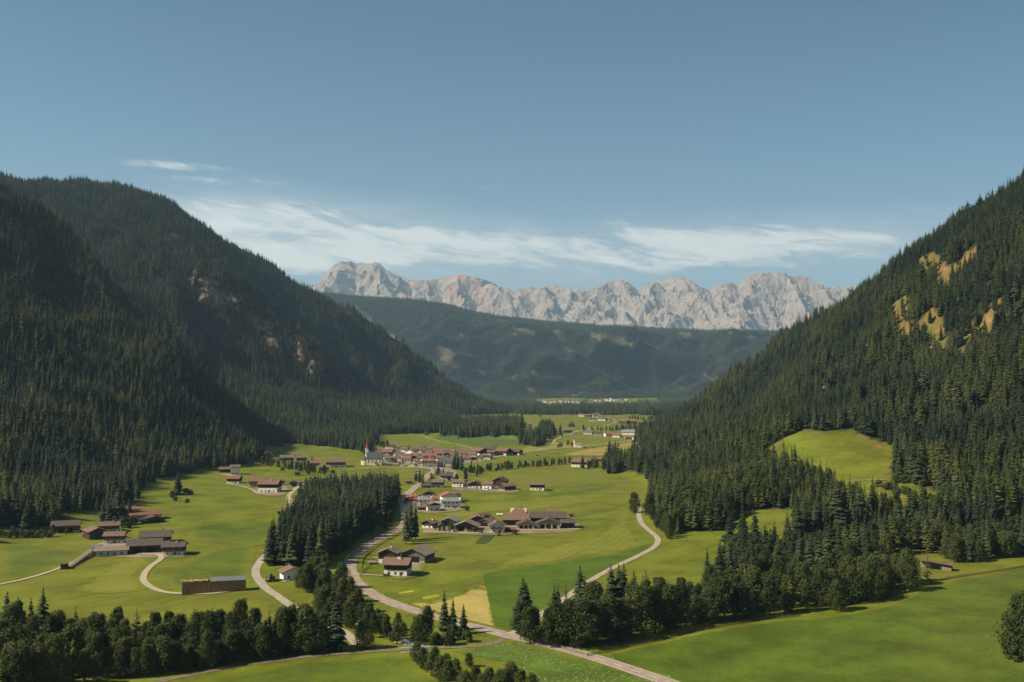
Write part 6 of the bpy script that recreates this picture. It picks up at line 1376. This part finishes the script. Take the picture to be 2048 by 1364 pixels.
car(836, 947, 0, 'car_white', 'white delivery van in the yard below the hotel', True, 1.3); car(1014, 914, 10, 'car_white', 'white car on the grass before the long black gabled barn'); car(600, 1003, 60, 'car_white', 'white car on the lane beside the spruce stand'); car(862, 950, 55, 'car_black', 'black car on the road climbing to the village')
car(972, 981, -20, 'car_white', 'white camper van beside the third farmhouse of the middle row', True, 1.1); car(1134, 1056, 0, 'car_red', 'red tractor under the roof of the machine shed', True, .9, 'tractor')
# farm machine beside the white house
g, k, yaw = base(548, 1163); t = empty('trailer', (g[0], g[1], g[2]), yaw + .1, 'dark farm trailer loaded with machinery beside the white house', 'trailer')
MB().box(-4.2, 4.2, -1.2, 1.2, .7, 1.0).obj('bed', 'chrome_dark', t); MB().box(-2.4, .4, -.9, .9, 1.003, 2.6).add([(-2.2, -.8, 2.6), (-.4, -.8, 2.6), (-1.0, -.6, 4.0), (-1.8, -.6, 4.0), (-2.2, .8, 2.6), (-.4, .8, 2.6), (-1.0, .6, 4.0), (-1.8, .6, 4.0)], [(0, 1, 2, 3), (7, 6, 5, 4), (1, 5, 6, 2), (0, 3, 7, 4), (3, 2, 6, 7)]).obj('machine', 'chrome_dark', t)
MB().tube([(-3.6, 0, 1), (-3.6, 0, 3.0)], .25, 8).obj('exhaust', 'chrome_dark', t)
for wx in (-2.8, -1.6, 2.6):
    for wy in (-1.25, 1.25): MB().tube([(wx, wy - .18, .5), (wx, wy + .18, .5)], .5, 10).obj('wheel', 'rubber', t)
# open wood store at the right and its stacks
g, k, yaw = base(1872, 1138); t = empty('wood_store', (g[0], g[1], gz(g[0], g[1])), yaw - .12, 'open wood store with sloping brown roof behind the eastern meadow', 'wood store')
for sx_ in (-8, -2.7, 2.7, 8): MB().box(sx_ - .14, sx_ + .14, -3.0, -2.7, -.6, 4.6 - .12 * (sx_ + 8)).obj('post', 'brown_timber', t)
MB().box(-8, 8, 2.6, 2.9, -.6, 3.2).obj('back_wall', 'old_wood', t); MB().box(2.9, 8, -2.65, -2.4, -.6, 2.2).obj('front_panel', 'old_wood', t)
MB().add([(-9, -4, 4.9), (9, -4, 2.9), (9, 3.8, 2.5), (-9, 3.8, 4.5), (-9, -4, 5.15), (9, -4, 3.15), (9, 3.8, 2.75), (-9, 3.8, 4.75)], [(3, 2, 1, 0), (4, 5, 6, 7), (0, 1, 5, 4), (1, 2, 6, 5), (2, 3, 7, 6), (3, 0, 4, 7)]).obj('roof', 'brown_tiles', t)
def woodpile(px, py, L_, Hh, label, yaw_=0.0, D=1.6, rad=.17, name='firewood_stack'):
    g, k, yaw = base(px, py); t = empty(name, (g[0], g[1], gz(g[0], g[1])), yaw + yaw_, label, 'firewood'); mb = MB(); r = random.Random(int(px))
    for j in range(int(Hh / (rad * 1.75))):
        for i in range(int(L_ / (rad * 2))):
            if r.random() < .06: continue
            x = -L_ / 2 + (i + .5 * (j % 2)) * rad * 2; zz = rad + j * rad * 1.75; mb.tube([(x, -D / 2 + r.uniform(-.12, .12), zz), (x, D / 2, zz)], rad * r.uniform(.75, 1.05), 6, 0); mb.m[-2] = mb.m[-1] = 1
    o = mb.obj('logs', ['log_bark', 'log_ends'], t); o['kind'] = 'stuff'
woodpile(1856, 1134, 5, 2.6, 'bright firewood stack under the roof of the open wood store'); woodpile(1806, 1132, 7, 3.0, 'red brown log stack behind the trees left of the wood store', .1, 3, .25); woodpile(1762, 1120, 6, 2.4, 'pale firewood stack deepest among the trees left of the wood store', .15)
woodpile(942, 1064, 4, 1.6, 'short firewood stack in front of the broad farmhouse barn'); woodpile(774, 1153, 4, 1.5, 'dark firewood heap at the corner of the white farmhouse', .1)
# brushwood heap in the corner of the dark wood
g, k, yaw = base(252, 1346); t = empty('brushwood_pile', (g[0], g[1], gz(g[0], g[1])), 0, 'heap of cut branches and pale logs at the edge of the dark wood', 'brushwood'); mb = MB(); r = random.Random(9)
for i in range(150):
    a = r.uniform(0, 6.28); q = r.uniform(0, 3.2); zz = max(.1, 2.2 * (1 - q / 3.4)) * r.random() + .15; b = r.uniform(0, 6.28); l = r.uniform(.6, 2.0); x, y = q * math.cos(a), q * math.sin(a) * .7
    mb.tube([(x - l * math.cos(b), y - l * math.sin(b), zz), (x + l * math.cos(b), y + l * math.sin(b), zz + r.uniform(-.5, .6))], r.uniform(.06, .16), 5, r.choice((0, 1, 1)))
mb.obj('branches', ['log_bark', 'log_ends'], t)['kind'] = 'stuff'
# bales, hut and odds
M['wrap'] = material('bale_wrap', lambda t: t.ramp(t.noise(t.obj(), 2, 3), [(.3, (.6, .6, .57)), (.7, (.75, .75, .72))]), .4, .4)
for i, (x, y, lb) in enumerate(((996, 1031, 'left white wrapped bale in the meadow above the guesthouse'), (1003, 1031, 'right white wrapped bale in the meadow above the guesthouse'))):
    g, k, yaw = base(x, y); mb = MB(); mb.tube([(-1.1, 0, .75), (-.95, 0, .8), (.95, 0, .8), (1.1, 0, .75)], [.6, .8, .8, .6], 12); o = mb.obj('hay_bale', 'wrap'); o.location = g; o.rotation_euler = (0, 0, yaw); tag(o, lb, 'hay bale')
barn(1143, 1033, 7, 'e', 'small reddish trailer hut on the slope above the machine shed', roof='dark_tiles', upper='brown_timber', hpx=5, h1=0, openf=0, ratio=.6, name='hut', cat='hut')
barn(744, 1128, 9, 'e', 'tiny grey hut on the grassy bank inside the road bend', roof='shingles', upper='grey_timber', hpx=4, h1=0, openf=0, ratio=.8, name='hut', cat='hut')
# stones of the stream bed
M['pebble'] = material('pale_stone', lambda t: t.ramp(t.noise(t.obj(), 1.2, 4), [(.3, (.34, .31, .27)), (.7, (.52, .48, .42))]), .95, .1)
p = resample(catmull(GP([(628, 1160), (646, 1190), (660, 1206), (690, 1226), (724, 1244), (780, 1270), (826, 1290), (838, 1304), (852, 1330)])), 3)
M['water'] = material('stream_water', lambda t: t.ramp(t.noise(t.pos(), .4, 4, .6), [(.4, (.07, .085, .075)), (.6, (.25, .24, .21))]), .15, .5)
Vr, Fr = ribbon(p, 1.6, -1.6, .10); tag(link_mesh('stream', Vr, Fr, 'water', smooth=True), 'narrow stony stream half hidden by the trees along it', 'stream', None, 'structure')
mb = MB(); r = random.Random(12)
for i in range(260):
    q = p[r.randrange(len(p))] + np.array([r.gauss(0, 1.7), r.gauss(0, 1.7)]); zz = float(gz(*q)); s = r.uniform(.15, .6); mb.lathe([(s * .5, zz - .1), (s, zz + s * .2), (s * .7, zz + s * .55), (s * .1, zz + s * .7)], 6, 0, q[0], q[1])
o = mb.obj('pebbles', 'pebble'); tag(o, 'pale stones along the stream bed', 'stones', None, 'stuff')

# ------------------------------------------------------------------ air
zt = max(MTOP, float(HZ.max()) + 60) + 40; zlo = float(HZ.min()) - 1.0
hz_ = MB().box(XS[0] - 200, XS[-1] + 200, YS[0] - 200, YS[-1] + 200, zlo, zt)
m = bpy.data.materials.new('valley_air'); m.use_nodes = True; nt = m.node_tree; nt.nodes.remove(nt.nodes['Principled BSDF'])
pv = nt.nodes.new('ShaderNodeVolumePrincipled'); pv.inputs['Density'].default_value = 3.5e-5; pv.inputs['Color'].default_value = (.46, .72, 1.0, 1); pv.inputs['Anisotropy'].default_value = .1
nt.links.new(pv.outputs[0], nt.nodes['Material Output'].inputs['Volume']); M['air'] = m
tag(hz_.obj('haze', 'air'), 'thin blue summer haze filling the valley', 'haze', None, 'stuff')
C = S.cycles
C.max_bounces = 4; C.diffuse_bounces = 2; C.glossy_bounces = 1; C.transmission_bounces = 2; C.volume_bounces = 0; C.transparent_max_bounces = 4; C.caustics_reflective = False; C.caustics_refractive = False
C.use_denoising = True; C.denoiser = 'OPENIMAGEDENOISE'; C.use_adaptive_sampling = True; C.adaptive_threshold = .015
